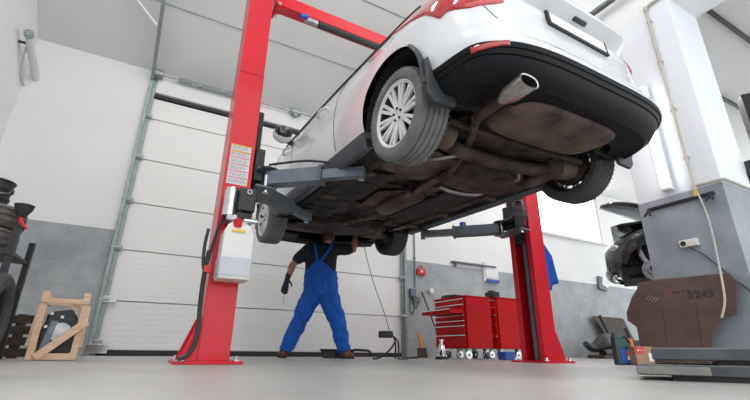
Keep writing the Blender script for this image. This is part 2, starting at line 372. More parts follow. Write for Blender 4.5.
# fluorescent lamps: on the left wall (off), on the pillar (lit), added unseen fill lamps under the ceiling (lit)
t = thing('wall_lamp', 'slim grey tube lamp fixed to the left wall near the corner', 'lamp', (XL,2.75,4.07))
P0 = Vector((.13,0,0)); P1 = Vector((.13,1.1,-.30))
MB().tube([P0,P1],.05,12).build('lamp_tube', M['lampwhite'], t)
for P,e in ((P0,-1),(P1,1)):
    d = (P1-P0).normalized()*e
    MB().cyl(P,P+d*.07,.056).build('end_cap', M['galv'], t)
for k in (.12,.88):
    P = P0.lerp(P1,k); MB().cyl(P,(-.0,P.y,P.z),.018).build('mounting_arm', M['blackmetal'], t)
P = P0.lerp(P1,.5); b = MB(); b.tube([P0+Vector((-.03,.1,0)),(.03,.45,-.28),(.03,.75,-.36),P1+Vector((-.03,-.1,0))],.012,6,6); b.build('lamp_cord', M['pipe'], t)
t = thing('pillar_lamp', 'lit vertical fluorescent tube lamp fixed to the white pillar face', 'lamp', (PX0,-1.31,2.35))
MB().box((-.045,0,.12),(.05,.10,1.32)).build('lamp_body', M['lampwhite'], t, bevel=.006)
MB().box((-.085,0,.12),(.05,.085,1.28)).build('diffuser', M['tube'], t, bevel=.015)
MB().box((-.06,0,-.545),(.085,.1,.03)).build('end_cap', M['plastwhite'], t, bevel=.004)
MB().box((-.02,0,.12),(.05,.05,1.0)).build('mounting_plate', M['plastwhite'], t)
t = thing('beam_lamp', 'long grey tube lamp hung along the side of the ceiling beam', 'lamp', (2.52,-1.1,4.55))
MB().beam((0,-1.2,0),(0,1.0,0),.07,.05).build('lamp_body', M['darksteel'], t, bevel=.005)
for y in (-.35,.6): b = MB(); b.box((.05,y,.05),(.1,.04,.14)); b.box((.02,y,.08),(.03,.1,.12)); b.build('hanger', M['plastwhite'], t)
for i,(x,y) in enumerate(((-2.6,-3.0),(0.6,-3.0),(-2.6,-.6),(.6,-.6),(5.2,1.6),(5.2,-.3))):
    z = 6.15 if x < 2 else 4.42  # unseen lamps, added overhead to light both bays
    t = thing('fill_lamp', ['added unseen fill lamp over the left front of the lift bay','added unseen fill lamp over the right front of the lift bay','added unseen fill lamp over the left of the lift','added unseen fill lamp over the right of the lift','added unseen fill lamp over the back of the right bay','added unseen fill lamp over the front of the right bay'][i], 'lamp', (x,y,z), group='added ceiling fill lamps')
    MB().box((0,0,.05),(1.6,.2,.06)).build('lamp_body', M['lampwhite'], t)
    MB().box((0,0,.005),(1.5,.14,.03)).build('diffuser', M['filltube'], t)
    zc = (WH+SL*(YW-max(y,-1)) - (max(0,-1-y))*.267) if x < 2 else 4.6
    for sx in (-.6,.6): MB().cyl((sx,0,.08),(sx,0,zc-z),.006,n=6).build('hanger', M['galv'], t)
# ------------------------------------------------------------------ the car on the lift
CC = Vector((-.109,.0275,1.639))
CR = (Matrix.Rotation(.04,3,'Z') @ Matrix.Rotation(.026,3,'X') @ Matrix.Rotation(-.038,3,'Y'))
car = thing('car', 'white hatchback raised high on the red two-post lift, seen from below', 'car', CC, CR.to_euler())
def interp(tab, z):
    if z <= tab[0][0]: return tab[0][1]
    for (a,va),(c,vc) in zip(tab, tab[1:]):
        if z <= c:
            t = (z-a)/(c-a); return va+(vc-va)*t
    return tab[-1][1]
HW = [(-.12,.955),(0,.99),(.1,1.015),(.2,1.03),(.3,1.035),(.4,1.03),(.5,1.02),(.58,1.0),(.66,.965),(.72,.94),(.76,.92)]
YR = [(-.12,2.17),(-.02,2.26),(.06,2.30),(.12,2.315),(.17,2.315),(.19,2.29),(.3,2.25),(.4,2.22),(.5,2.20),(.56,2.20),(.62,2.175),(.68,2.13),(.76,2.06)]
YF = [(-.12,2.28),(0,2.36),(.2,2.40),(.4,2.36),(.55,2.25),(.66,2.0),(.76,1.5)]
def sstep(t): t = max(0,min(1,t)); return t*t*(3-2*t)
SB, SF = -1.86, 1.78
def surf(s, z, side=-1):
    """point on the car's skin: s runs front centre (2.78) > side > rear centre (-2.86)"""
    hw = interp(HW,z)
    if s < SB:
        L = interp(YR,z); p,q = 4.0,13.0; tau = min(1,SB-s)
        u0 = math.asin((-SB/L)**(q/2)); u = u0+(PI/2-u0)*tau
        y = -L*math.sin(u)**(2/q); x = hw*max(0,math.cos(u))**(2/p)
    elif s > SF:
        L = interp(YF,z); p,q = 2.6,7.0; tau = min(1,s-SF)
        yy = min(SF/L,.98); u0 = math.asin(yy**(q/2)); u = u0+(PI/2-u0)*tau
        y = L*math.sin(u)**(2/q); x = hw*max(0,math.cos(u))**(2/p)
    else:
        y = s; L,p,q = (interp(YR,z),4.0,13.0) if s < 0 else (interp(YF,z),2.6,7.0)
        x = hw*max(0,1-(abs(s)/L)**q)**(1/p)
        if s > 0: x = hw*max(0,1-min(s/L,1)**q)**(1/p)
    z -= .03*sstep((-.1-y)/1.6)*max(0,(z-.40)/.3)
    return Vector((side*x, y, z))
def snorm(s,z,side=-1):
    e = .004; a = surf(s+e,z,side)-surf(s-e,z,side); c = surf(s,z+e,side)-surf(s,z-e,side)
    n = a.cross(c).normalized(); P = surf(s,z,side)
    if n.dot(Vector((P.x,P.y*.6,.0))) < 0: n = -n
    return n
def patch(mb, s0, s1, zl, zu, side=-1, off=.004, ns=24, nz=6):
    rows = []
    for i in range(ns+1):
        s = s0+(s1-s0)*i/ns; a = zl(s); c = zu(s); r = []
        for j in range(nz+1):
            z = a+(c-a)*j/nz; r.append(surf(s,z,side)+snorm(s,z,side)*off)
        rows.append(r)
    return mb.grid(rows)
WY = 1.47; RA = .385; AZ = .045; ZS = .02
def zbord(s):            # lower edge of the painted body
    if s < SB: return .07+(.113-.07)*sstep((SB-s)/.35)
    if s > SF: return .10
    z = ZS
    for yw in (-WY,WY):
        d = abs(s-yw)
        if d < RA-1e-6: z = max(z, AZ+math.sqrt(RA*RA-d*d))
        elif d < RA+.0005: z = max(z,ZS)
    if z == ZS and s < -1.8: z = .07
    return z
def cols():
    s = [SF+1-i/18 for i in range(18)]+[SF-(SF-SB)*i/64 for i in range(65)]+[SB-i/26 for i in range(1,27)]
    for yw in (-WY,WY):
        for k in range(0,25): s.append(yw+RA*math.cos(PI*k/24)*.99999)
        s += [yw-RA-.001, yw+RA+.001]
    return sorted(set(round(x,5) for x in s), reverse=True)
body = MB(); cs = cols(); NZ = 26; ZT = .745
for side in (-1,1):
    body.grid([[surf(s, zbord(s)+(ZT-zbord(s))*j/NZ, side) for j in range(NZ+1)] for s in cs], flip=side > 0)
# deck over the belt (bonnet and sills)
rim = [surf(s,ZT,-1) for s in cs]+[surf(s,ZT,1) for s in reversed(cs)]
rr = []
for k in range(5):
    t = k/4; rr.append([Vector((p.x*(1-.93*t), p.y*(1-.93*t)+0*t, p.z+.10*math.sin(t*PI/2))) for p in rim])
body.rings(rr, cap=False)
bo = body.build('body_shell', M['white'], car, smooth=50)
# lower bumpers (black) and their lip
for nm,s0,s1 in (('rear_bumper',SB+.0,SB-1.0),('front_bumper',SF,SF+1.0)):
    b = MB()
    for side in (-1,1):
        rows = []
        for i in range(31):
            s = s0+(s1-s0)*i/30; zb = zbord(s); r = []
            for z,o in ((zb+.004,.0),(zb-.002,.022),(zb-.03,.024),(zb-.036,.016),(zb-.06,.016),(zb-.066,.008),(.03,.012),(-.03,.008),(-.075,-.012),(-.085,-.05)):
                z = min(z, zb+.004); r.append(surf(s,z,side)+snorm(s,z,side)*o)
            q = r[-1]; r.append(Vector((q.x*.86, q.y*.93, -.06))); rows.append(r)
        b.grid(rows)
    b.build(nm, M['bumper'], car, smooth=35)
# lights
TLL = [(-2.52,.50),(-2.42,.454),(-2.21,.404),(-2.023,.425),(-1.961,.39),(-1.836,.518),(-1.6,.63),(-1.36,.738)]
def lz(s): return interp(TLL, s)
for side in (-1,1):
    b = MB(); patch(b,-1.36,-2.50,lambda s:min(lz(s)+(.10 if side>0 else 0),.738),lambda s:.742,side,.007,60,6); tl = b.build('tail_light', M['tail'], car, solid=.012)
    b = MB(); patch(b,-2.05,-2.35,lambda s:.56,lambda s:.62,side,.012,12,2); b.build('light_insert', M['redplastic'], tl)
    b = MB(); patch(b,-2.13,-2.40,lambda s:.062+(-2.13-s)*.10,lambda s:.094+(-2.13-s)*.075,side,.026,14,3); b.build('rear_reflector', M['tail'], car, solid=.01)
    b = MB(); patch(b,SF+.10,SF+.55,lambda s:.38,lambda s:.52,side,.006,14,4); b.build('headlight', M['chrome'], car, solid=.01)
b = MB()
for side in (-1,1): patch(b,SF+.6,SF+1.0,lambda s:.16,lambda s:.36,side,.006,10,4)
b.build('front_grille', M['blackplastic'], car, solid=.01)
# tailgate: lip over the number plate, plate, handle, seams
b = MB(); n = 24
rows = []
for i in range(n+1):
    x = -.60+1.20*i/n; k = 1-(abs(x)/.60)**6
    rows.append([(x,-2.17,.572-.03*(1-k)),(x,-2.175-.105*k,.622),(x,-2.175-.108*k,.640),(x,-2.10,.70)])
b.grid(rows); b.build('tailgate_lip', M['white'], car, smooth=30)
pl = MB().box((-.01,-2.212,.505),(.60,.012,.095),rot=(-.12,0,0)).build('number_plate', M['paper'], car, bevel=.004)
b = MB()
for c,d in (((-.01,-2.219,.452),(.63,.018,.016)),((-.315,-2.21,.505),(.022,.018,.11)),((.300,-2.21,.505),(.010,.018,.11))): b.box(c,d,rot=(-.12,0,0))
b.build('plate_frame', M['blackplastic'], pl)
MB().box((.0,-2.225,.602),(.13,.03,.035),rot=(-.8,0,0)).build('tailgate_handle', M['blackplastic'], car, bevel=.006)
for side in (-1,1):
    for s in (-.62,.42,1.02): b = MB(); b.tube([surf(s-.12*max(0,(z-.3))*(1 if s==-.62 else 0),z,side)+snorm(s,z,side)*-.002 for z in [ZS+.04+(.70-ZS)*i/14 for i in range(15)]],.005,5); b.build('panel_gap', M['blackplastic'], car)
    b = MB(); b.tube([surf(-2.33-.02*i,.43-.028*i,side)+snorm(-2.33-.02*i,.43-.028*i,side)*-.001 for i in range(5)],.004,5); b.build('panel_gap', M['blackplastic'], car)
for side in (-1,1):
    for s in (-.35,.62):
        b = MB(); b.tube([surf(s+.11-.22*i/8,.545,side)+snorm(s,.545,side)*(.012+.03*math.sin(PI*i/8)) for i in range(9)],.014,8); b.build('door_handle', M['white'], car)
    b = MB(); b.tube([surf(1.25-2.95*i/40,ZT,side)+Vector((0,0,.004)) for i in range(41)],.014,6); b.build('window_trim', M['blackplastic'], car)
    # mirror
    b = MB(); c = Vector((side*1.10,.56,.70))
    b.ball(c,(.11,.075,.095),12); mi = b.build('door_mirror', M['white'], car)
    b = MB(); b.ball(c+Vector((0,-.035,.018)),(.098,.058,.078),12); b.build('mirror_glass', M['glass'], mi)
    b = MB(); b.beam(c+Vector((-side*.04,0,-.05)),(side*.92,.62,.64),.05,.03,(0,1,0)); b.build('mirror_arm', M['blackplastic'], mi)
# greenhouse
def ring(z,hw,yr,yf,p=3.2,n=64):
    out = []
    for i in range(n):
        a = 2*PI*i/n; c,sn = math.cos(a), math.sin(a)
        x = hw*math.copysign(abs(c)**(2/p),c); y0 = (yr+yf)/2; L = (yf-yr)/2
        out.append(Vector((x, y0+L*math.copysign(abs(sn)**(2/p),sn), z-.08*sstep((-.1-y0-L*sn)/1.6)*(.6 if z<1 else .9))))
    return out
b = MB(); b.rings([ring(.70,.86,-2.03,1.2),ring(.76,.84,-2.0,1.1),ring(.90,.78,-1.92,.85),ring(1.05,.70,-1.80,.55),ring(1.14,.64,-1.72,.36)]); b.build('window_glass', M['glass'], car, smooth=60)
b = MB(); b.rings([ring(1.13,.655,-1.78,.38),ring(1.17,.64,-1.77,.34),ring(1.21,.58,-1.62,.2),ring(1.235,.45,-1.3,-.1),ring(1.24,.1,-.8,-.5)]); b.build('roof', M['white'], car, smooth=60)
b = MB(); b.tube([(.0,-2.075,.60),(.03,-2.11,.62),(.02,-2.10,.66)],.03,8,4); b.beam((.03,-2.10,.655),(-.38,-2.04,.70),.03,.02); b.build('rear_wiper', M['blackplastic'], car)
# sills and mud flaps
for side in (-1,1):
    b = MB(); pts = [(.90,-.06),(.97,-.085),(1.0,-.04),(1.012,.03),(.94,.04)]
    b.rings([[(side*x,y,z) for x,z in pts] for y in (-1.085,-1.06,1.06,1.085)]); b.build('sill_cladding', M['cladding'], car, smooth=25)
    b = MB(); b.prism([(.83,-.095),(.85,-.125),(1.0,-.135),(1.045,-.09),(1.055,.13),(1.03,.16),(.985,.02),(.85,-.045)], -.018,.012, frame((0,-1.875,0),(side,0,0),(0,0,1)))
    b.build('mud_flap', M['flap'], car, bevel=.008)
    b = MB(); b.tube([(side*(1.045), -WY+(RA+.0)*math.cos(a), AZ+(RA+.0)*math.sin(a)) for a in [PI*.75+PI*.25*i/8 for i in range(9)]]+[(side*1.045,-1.875,-.02)],.022,8,flat=.6); b.build('arch_guard', M['flap'], car)
# wheel houses
for side in (-1,1):
    for yw in (-WY,WY):
        b = MB(); r1=[];r2=[]
        for i in range(21):
            a = PI*(-.10+1.2*i/20); y = yw+(RA+.004)*math.cos(a); z = AZ+(RA+.004)*math.sin(a)
            r1.append((side*.985,y,z)); r2.append((side*.60,y,z))
        b.grid([r1,r2]); b.add([tuple(p) for p in r2]+[(side*.6,yw,AZ)], [(i,i+1,21) for i in range(20)])
        b.build('wheel_house', M['well'], car)
# wheels
def wheel(side, yw, steer=0, dark=False, z=0):
    R = .318; wt = .115; T = frame((side*.885,yw,z),(0,1,0),(0,0,1)) if side > 0 else frame((side*.885,yw,z),(0,-1,0),(0,0,1))
    if steer: T = Matrix.Translation((side*.885,yw,z)) @ Matrix.Rotation(steer,4,'Z') @ Matrix.Translation((-side*.885,-yw,-z)) @ T
    rm = M['rim']
    b = MB()   # local +z = outboard
    b.lathe([(.207,.087),(.213,.094),(.226,.104),(.232,.100),(.224,.085),(.207,.087)], T, 48)
    for k in range(10):
        for d in (-.10,.10):
            a = 2*PI*k/10+d*1.3; a2 = 2*PI*k/10+d*1.05
            p0 = Vector((.045*math.cos(a),.045*math.sin(a),.066)); p1 = Vector((.208*math.cos(a2),.208*math.sin(a2),.082))
            b.beam(T @ p0, T @ p1, .024, .022, (T.to_3x3() @ Vector((0,0,1))))
    b.lathe([(.001,.04),(.060,.045),(.068,.066),(.055,.08),(.035,.082),(.030,.078),(.001,.078)], T, 32)
    w = b.build('wheel', rm, car, bevel=.003, smooth=40)
    b = MB(); prof = [(.226,-.092),(.240,-.112),(.285,-.115),(.302,-.104),(.312,-.092)]
    for g in (-.06,-.02,.02,.06): prof += [(.317,g-.009),(.317,g-.004),(.308,g-.0035),(.308,g+.0035),(.317,g+.004)]
    prof += [(.317,.075),(.312,.092),(.302,.104),(.285,.115),(.262,.117),(.240,.112),(.226,.092),(.226,-.092)]
    b.lathe(prof, T, 72)
    for k in range(54):           # shoulder sipes
        a = 2*PI*k/54
        for zz in (-.093,.093):
            c = T @ Vector((.3070*math.cos(a),.3070*math.sin(a),zz))
            b.box((0,0,0),(.0065,.005,.030), T=Matrix.Translation(c) @ T.to_3x3().to_4x4() @ Matrix.Rotation(a,4,'Z'))
    b.build('tire', M['tiredark'] if dark else M['tire'], w, smooth=30)
    b = MB(); b.lathe([(.222,-.10),(.228,-.105),(.205,-.07),(.190,-.02),(.193,.05),(.207,.088),(.216,.086),(.203,.045),(.197,-.02),(.212,-.07),(.222,-.10)], T, 48); b.build('rim_barrel', M['under'], w)
    b = MB(); b.lathe([(.06,-.02),(.150,-.02),(.150,.0),(.06,.0),(.06,-.02)], T, 32); b.build('brake_disc', M['blackmetal'], w)
    b = MB(); b.lathe([(.001,-.09),(.10,-.09),(.168,-.06),(.168,-.022),(.001,-.025)], T, 28); b.build('wheel_hub', M['under'], w)
    for k in range(5):
        a = 2*PI*k/5+.3; c = Vector((.042*math.cos(a),.042*math.sin(a),.078)); MB().cyl(T @ c, T @ (c+Vector((0,0,.012))),.009,n=6).build('lug_nut', M['blackmetal'], w)
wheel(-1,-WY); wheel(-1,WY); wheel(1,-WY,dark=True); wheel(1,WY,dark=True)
# ---- the underside
b = MB(); half = [(0,1.50),(.58,1.50),(.60,1.08),(.93,1.05),(.93,-1.05),(.60,-1.08),(.58,-1.90),(.86,-1.90),(.80,-2.12),(0,-2.17)]
b.prism(half+[(-x,y) for x,y in reversed(half[1:-1])], -.012,.05); b.build('floor_pan', M['under'], car)
b = MB()
for side in (-1,1): b.box((side*.72,0,-.035),(.10,2.1,.05)); b.box((side*.42,.1,-.03),(.09,2.3,.045)); 
for y in (-.95,-.35,.3,.9): b.box((0,y,-.025),(1.5,.07,.03))
b.build('chassis_rails', M['under'], car, bevel=.012)
b = MB(); rows = []
def dome(cx,cy,rx,ry,h,p=3,n=40,z0=-.01):
    rg = []
    for k,(s,t) in enumerate(((1,0),(.99,.45),(.95,.8),(.86,1),(.5,1.08),(.02,1.1))):
        rg.append([Vector((cx+rx*s*math.copysign(abs(math.cos(a))**(2/p),math.cos(a)), cy+ry*s*math.copysign(abs(math.sin(a))**(2/p),math.sin(a)), z0-h*t)) for a in [2*PI*i/n for i in range(n)]])
    return rg
b.rings(dome(.03,-1.90,.52,.225,.075,4)); b.build('spare_wheel_well', M['under2'], car, smooth=60)
b = MB(); b.rings(dome(.27,-.98,.40,.27,.10)); b.build('fuel_tank', M['under'], car, smooth=60)
b = MB(); b.rings(dome(-.50,-.93,.20,.23,.06)); b.build('heat_shield', M['under2'], car, smooth=60)
b = MB(); b.prism([(-.36,-.2),(-.16,-.34),(.0,-.62),(.17,-.70),(.10,-.42),(.20,-.18),(.05,.22),(-.30,.25)], -.075,-.045); b.build('tunnel_shield', M['under2'], car, bevel=.01)
b = MB(); b.prism([(.25,-.60),(.62,-.66),(.70,.10),(.58,.55),(.25,.60)], -.055,-.02); b.build('floor_shield', M['under3'], car, bevel=.012)
b = MB(); b.prism([(-.86,-.52),(-.40,-.62),(-.38,.95),(-.86,1.0)], -.05,-.02)
for y in (-.35,-.05,.25,.55,.8): b.box((-.62,y,-.052),(.36,.03,.014))
b.build('floor_shield', M['under3'], car, bevel=.012)
# exhaust
b = MB(); b.tube([(-.12,1.2,-.06),(-.10,.7,-.10),(-.02,.3,-.115),(-.08,-.2,-.12),(-.16,-.7,-.12),(-.2,-1.1,-.11),(-.30,-1.42,-.02),(-.48,-1.66,-.05),(-.62,-1.83,-.10)],.032,10,6); ex = b.build('exhaust_pipe', M['under2'], car)
b = MB(); b.rings([[Vector((-.08+ .11*s*math.cos(a), y, -.115+.065*s*math.sin(a))) for a in [2*PI*i/24 for i in range(24)]] for y,s in ((.18,.35),(.12,.95),(.08,1),(-.42,1),(-.46,.95),(-.52,.35))]); b.build('muffler', M['under2'], ex, smooth=60)
b = MB(); E0 = Vector((-.668,-2.09,-.122)); E1 = Vector((-.688,-2.285,-.124)); d = (E1-E0).normalized(); xx = Vector((1,0,0)); zz = Vector((0,0,1))
def ov(P,rx,rz): return [P+xx*rx*math.copysign(abs(math.cos(a))**.8,math.cos(a))+zz*rz*math.copysign(abs(math.sin(a))**.8,math.sin(a)) for a in [2*PI*i/28 for i in range(28)]]
b.rings([ov(E0+d*-.02,.030,.026),ov(E0+d*.03,.058,.032),ov(E0+d*.06,.066,.036),ov(E1-d*.01,.070,.039),ov(E1,.069,.038),ov(E1-d*.003,.062,.032)],cap=False); et = b.build('exhaust_tip', M['exh'], ex, smooth=50)
b = MB(); b.rings([ov(E1-d*.003,.062,.032),ov(E1-d*.05,.058,.030),ov(E1-d*.12,.052,.027)],cap=False); b.build('tip_bore', M['well'], et)
b = MB(); b.tube([(-.60,-1.80,-.095),(-.645,-1.95,-.114),(-.668,-2.10,-.122)],.030,10); b.build('exhaust_outlet', M['under2'], ex)
# rear axle
b = MB(); b.tube([(-.66,-1.47,-.03),(-.5,-1.40,-.07),(-.2,-1.36,-.085),(.2,-1.36,-.085),(.5,-1.40,-.07),(.66,-1.47,-.03)],.055,10,6); ax = b.build('rear_axle', M['under'], car)
for side in (-1,1):
    b = MB(); b.tube([(side*.62,-.98,-.03),(side*.63,-1.2,-.09),(side*.66,-1.5,-.05),(side*.68,-1.62,.0)],[.045,.06,.065,.04],10,6)
    b.cyl((side*.56,-1.50,-.075),(side*.76,-1.5,-.045),.10,n=20); b.build('trailing_arm', M['under2'], ax, smooth=50)
    b = MB(); b.tube([(side*(.55)+.045*math.cos(t), -1.52+.045*math.sin(t), -.06+.26*t/(2*PI*5)) for t in [2*PI*5*i/90 for i in range(91)]],.010,6); b.build('coil_spring', M['blackmetal'], ax)
    b = MB(); b.cyl((side*.70,-1.60,-.04),(side*.66,-1.66,.30),.026); b.cyl((side*.70,-1.60,-.06),(side*.70,-1.60,.02),.034); b.build('shock_absorber', M['blackmetal'], ax)
    b = MB(); b.tube([(side*.30,-1.36,-.10),(side*.45,-1.22,-.11),(side*.52,-1.05,-.07)],.016,8,5); b.build('brake_line', M['steel'], ax)
b = MB(); b.tube([(-.7,-1.66,-.06),(-.2,-1.62,-.045),(.3,-1.62,-.045),(.7,-1.66,-.06)],.022,8,6); b.build('cross_tube', M['under'], ax)
# front
b = MB(); b.prism([(-.56,1.05),(-.42,.98),(.42,.98),(.56,1.05),(.60,1.42),(.46,1.55),(-.46,1.55),(-.60,1.42)], -.075,-.0); b.box((0,1.02,-.08),(1.0,.08,.05)); b.build('front_subframe', M['under'], car, bevel=.02)
for side in (-1,1):
    b = MB(); b.prism([(.40,1.08),(.80,1.38),(.82,1.52),(.74,1.54),(.38,1.50),(.52,1.35)], -.095,-.06, frame((0,0,0),(side,0,0),(0,1,0)) if side > 0 else Matrix.Scale(-1,4,(1,0,0))); b.build('control_arm', M['under2'], car, bevel=.012)
    b = MB(); b.cyl((side*.30,1.5,.02),(side*.76,1.48,0),.025); b.cyl((side*.62,1.48,.005),(side*.74,1.48,0),.045); b.build('drive_shaft', M['blackmetal'], car)
    b = MB(); b.cyl((side*.70,1.5,.02),(side*.62,1.5,.42),.035); b.build('strut', M['blackmetal'], car)
b = MB(); b.box((-.30,1.72,.30),(.62,.5,.36)); b.cyl((-.30,1.55,.2),(-.30,1.85,.2),.12); b.box((.36,1.75,.34),(.5,.44,.34)); b.cyl((.36,1.5,.26),(.36,1.9,.26),.10); b.build('engine', M['under'], car, bevel=.03)
b = MB(); b.prism([(-.86,1.92),(-.60,1.80),(-.38,1.84),(-.30,2.2),(.62,2.2),(.70,1.84),(.86,1.92),(.74,2.22),(.5,2.3),(-.5,2.3),(-.74,2.22)], -.085,-.055); b.build('engine_undertray', M['under3'], car, bevel=.008)

# small underside fittings
for side in (-1,1):
    for k,y in enumerate((-.8,-.45,-.1,.25,.6,.9)):
        b = MB(); b.cyl((side*.56,y,-.012),(side*.56,y,-.022),.035,n=18); b.build('drain_plug', M['blackplastic'], car)
    b = MB(); b.tube([(side*.86,-.95,-.02),(side*.80,-.5,-.03),(side*.80,.4,-.03),(side*.62,1.0,-.07)],.010,6,5); b.build('fuel_line', M['steel'], car)
    for y in (-.62,.12,.72):
        b = MB(); b.box((side*.72,y,-.075),(.16,.05,.03)); b.cyl((side*.72,y,-.09),(side*.72,y,-.10),.014,n=6); b.build('rail_bracket', M['under2'], car, bevel=.006)
    b = MB(); b.prism([(.60,-1.02),(.88,-1.0),(.92,-.70),(.70,-.62),(.58,-.78)],-.05,-.02,Matrix.Scale(side,4,(1,0,0))); b.build('arm_mount', M['under'], car, bevel=.01)
    b = MB(); b.tube([(side*.5,-2.02,-.02),(side*.62,-1.85,-.03),(side*.66,-1.7,.02)],.02,8,4); b.build('tow_bracket', M['under'], car)
    b = MB(); b.cyl((side*.32,1.12,-.07),(side*.32,1.12,-.09),.05,n=20); b.cyl((side*.32,1.12,-.09),(side*.32,1.12,-.105),.02,n=6); b.build('subframe_mount', M['under2'], car)
for y,x in ((-.52,-.12),(.2,.0),(.78,-.1),(-1.05,-.19)):
    b = MB(); b.box((x,y,-.06),(.17,.03,.05)); b.tube([(x-.06,y,-.05),(x-.06,y,-.13),(x+.06,y,-.13),(x+.06,y,-.05)],.009,6); b.build('exhaust_hanger', M['blackmetal'], car)
b = MB(); b.prism([(-.52,-1.30),(-.20,-1.22),(-.10,-1.02),(-.26,-.76),(-.46,-.70),(-.60,-.92)],-.10,-.08); b.build('heat_shield', M['under2'], car, bevel=.012)
b = MB(); b.tube([(.62,-.7,-.03),(.5,-.66,-.08),(.2,-.66,-.10),(.0,-.7,-.09)],.02,8,5); b.build('tank_strap', M['steel'], car)
b = MB(); b.tube([(-.9,2.05,-.06),(-.5,2.22,-.075),(0,2.26,-.08),(.5,2.22,-.075),(.9,2.05,-.06)],.03,8,6); b.build('front_lip', M['blackplastic'], car)
# ------------------------------------------------------------------ the two-post lift
lift = thing('vehicle_lift', 'red two-post vehicle lift with grey swing arms holding up the white hatchback', 'car lift', (0,0,0))
SX, D, HWID = 1.65, .22, .165
JZ, PZ = 2.47, 3.78
def channel(b, side, z0, z1, ins=0.0):
    t = .014; xo = SX+D-ins; xi = SX+ins*.3; h = HWID-ins
    poly = [(xi,-h),(xo,-h),(xo,h),(xi,h),(xi,h-.07),(xi+t,h-.07),(xi+t,h-t),(xo-t,h-t),(xo-t,-h+t),(xi+t,-h+t),(xi+t,-h+.07),(xi,-h+.07)]
    b.prism([(side*x,y) for x,y in poly], z0, z1)
ZA = {-1:1.475, 1:1.56}
for side in (-1,1):
    b = MB(); channel(b,side,.02,JZ); p = b.build('post', M['red'], lift, bevel=.004)
    b = MB(); channel(b,side,JZ+.006,PZ,.004); b.build('post_extension', M['red'], p, bevel=.004)
    b = MB(); b.box((side*(SX+.145),0,.011),(.46,.50,.022)); bp = b.build('base_plate', M['red'], lift, bevel=.004)
    for y in (-.158,.158):
        b = MB(); b.prism([(0,0),(.115,0),(.115,.02),(.012,.30),(0,.30)],-.007,.007, frame((side*(SX+D),y,.02),(side,0,0),(0,0,1))); b.build('gusset', M['red'], bp, bevel=.002)
    for x in (-.04,.33):
        for y in (-.215,.215):
            b = MB(); c = (side*(SX+x),y,.022); b.cyl(c,(c[0],c[1],.03),.03,n=14); b.cyl((c[0],c[1],.03),(c[0],c[1],.055),.017,n=6); b.build('anchor_bolt', M['chrome'], bp)
    # carriage
    z = ZA[side]
    cg = MB(); cg.box((side*(SX+.075),0,z+.11),(.13,.25,.62)); cg.box((side*(SX-.055),0,z+.13),(.08,.30,.30)); 
    c = cg.build('carriage', M['blackmetal'], lift, bevel=.008)
    b = MB()
    for zz in (z+.075,z-.085): b.box((side*(SX-.12),0,zz),(.18,.42,.022))
    b.build('pivot_bracket', M['darksteel'], c, bevel=.006)
    b = MB(); b.box((side*(SX-.03),-.06 if side<0 else .05,z+.44),(.05,.09,.46)); b.build('bumper_strip', M['darkseal'], c, bevel=.01)
    b = MB(); b.cyl((side*(SX+.10),.02,.03),(side*(SX+.10),.02,z-.2),.035,n=16); b.cyl((side*(SX+.10),.02,z-.2),(side*(SX+.10),.02,z),.022,n=12); b.build('hydraulic_cylinder', M['armgrey'], lift)
    ends = [(-.66,(.885,-.70)), (.66,(.86,.66))] if side<0 else [(-.7,(.84,-.76)),(.7,(.82,.86))]
    for k,(sy,(ex,ey)) in enumerate(ends):
        py = math.copysign(.15,sy); A = Vector((side*(SX-.13),py,z)); E = Vector((side*ex,ey,z+.0)); d = (E-A); L = d.length; d.normalize()
        b = MB(); b.beam(A+d*.03,A+d*(L*.60),.115,.13); ar = b.build('swing_arm', M['darksteel' if (side<0 and k==1) or side>0 else 'armgrey'], lift, bevel=.008)
        b = MB(); b.beam(A+d*(L*.58),A+d*(L*.61),.135,.15); b.build('arm_collar', M['darksteel'], ar, bevel=.006)
        b = MB(); b.beam(A+d*(L*.55),A+d*(L+.03),.080,.085); b.build('arm_extension', M['armgrey'] if side<0 else M['steel'], ar, bevel=.006)
        b = MB(); b.cyl(A+Vector((0,0,-.12)),A+Vector((0,0,.11)),.03); b.build('pivot_pin', M['chrome'], ar)
        b = MB(); b.cyl(A+Vector((0,0,.066)),A+Vector((0,0,.09)),.10,n=24); b.build('locking_gear', M['blackmetal'], ar, bevel=.004)
        hz = 1.575-.0 if side<0 else 1.645
        b = MB(); b.cyl(E+Vector((0,0,-.055)),E+Vector((0,0,.03)),.026); b.cyl(E+Vector((0,0,.03)),Vector((E.x,E.y,hz-.02)),.018); b.cyl(E+Vector((0,0,-.068)),E+Vector((0,0,-.05)),.034,n=6); ps = b.build('pad_screw', M['chrome'], ar)
        b = MB(); b.cyl(Vector((E.x,E.y,hz-.035)),Vector((E.x,E.y,hz-.01)),.065,.06,n=20); b.build('rubber_pad', M['blackplastic'], ar, bevel=.004)
        if side < 0 and k == 0:
            b = MB(); b.tube([A+Vector((.0,-.03,.13)),A+d*.35+Vector((0,.0,.15)),A+d*.62+Vector((0,0,.10))],.011,8,5); b.build('arm_guard', M['blackmetal'], ar)
        if side > 0 and k == 1:
            b = MB(); P = A+d*(L*.48)+Vector((0,0,.065)); b.box(P+Vector((0,0,.03)),(.06,.06,.06)); b.build('blue_cap', M['bluebox'], ar, bevel=.006)
            b = MB(); b.box(A+Vector((.05,-.02,.10)),(.06,.10,.05)); b.build('red_lever', M['redplastic'], ar, bevel=.006)
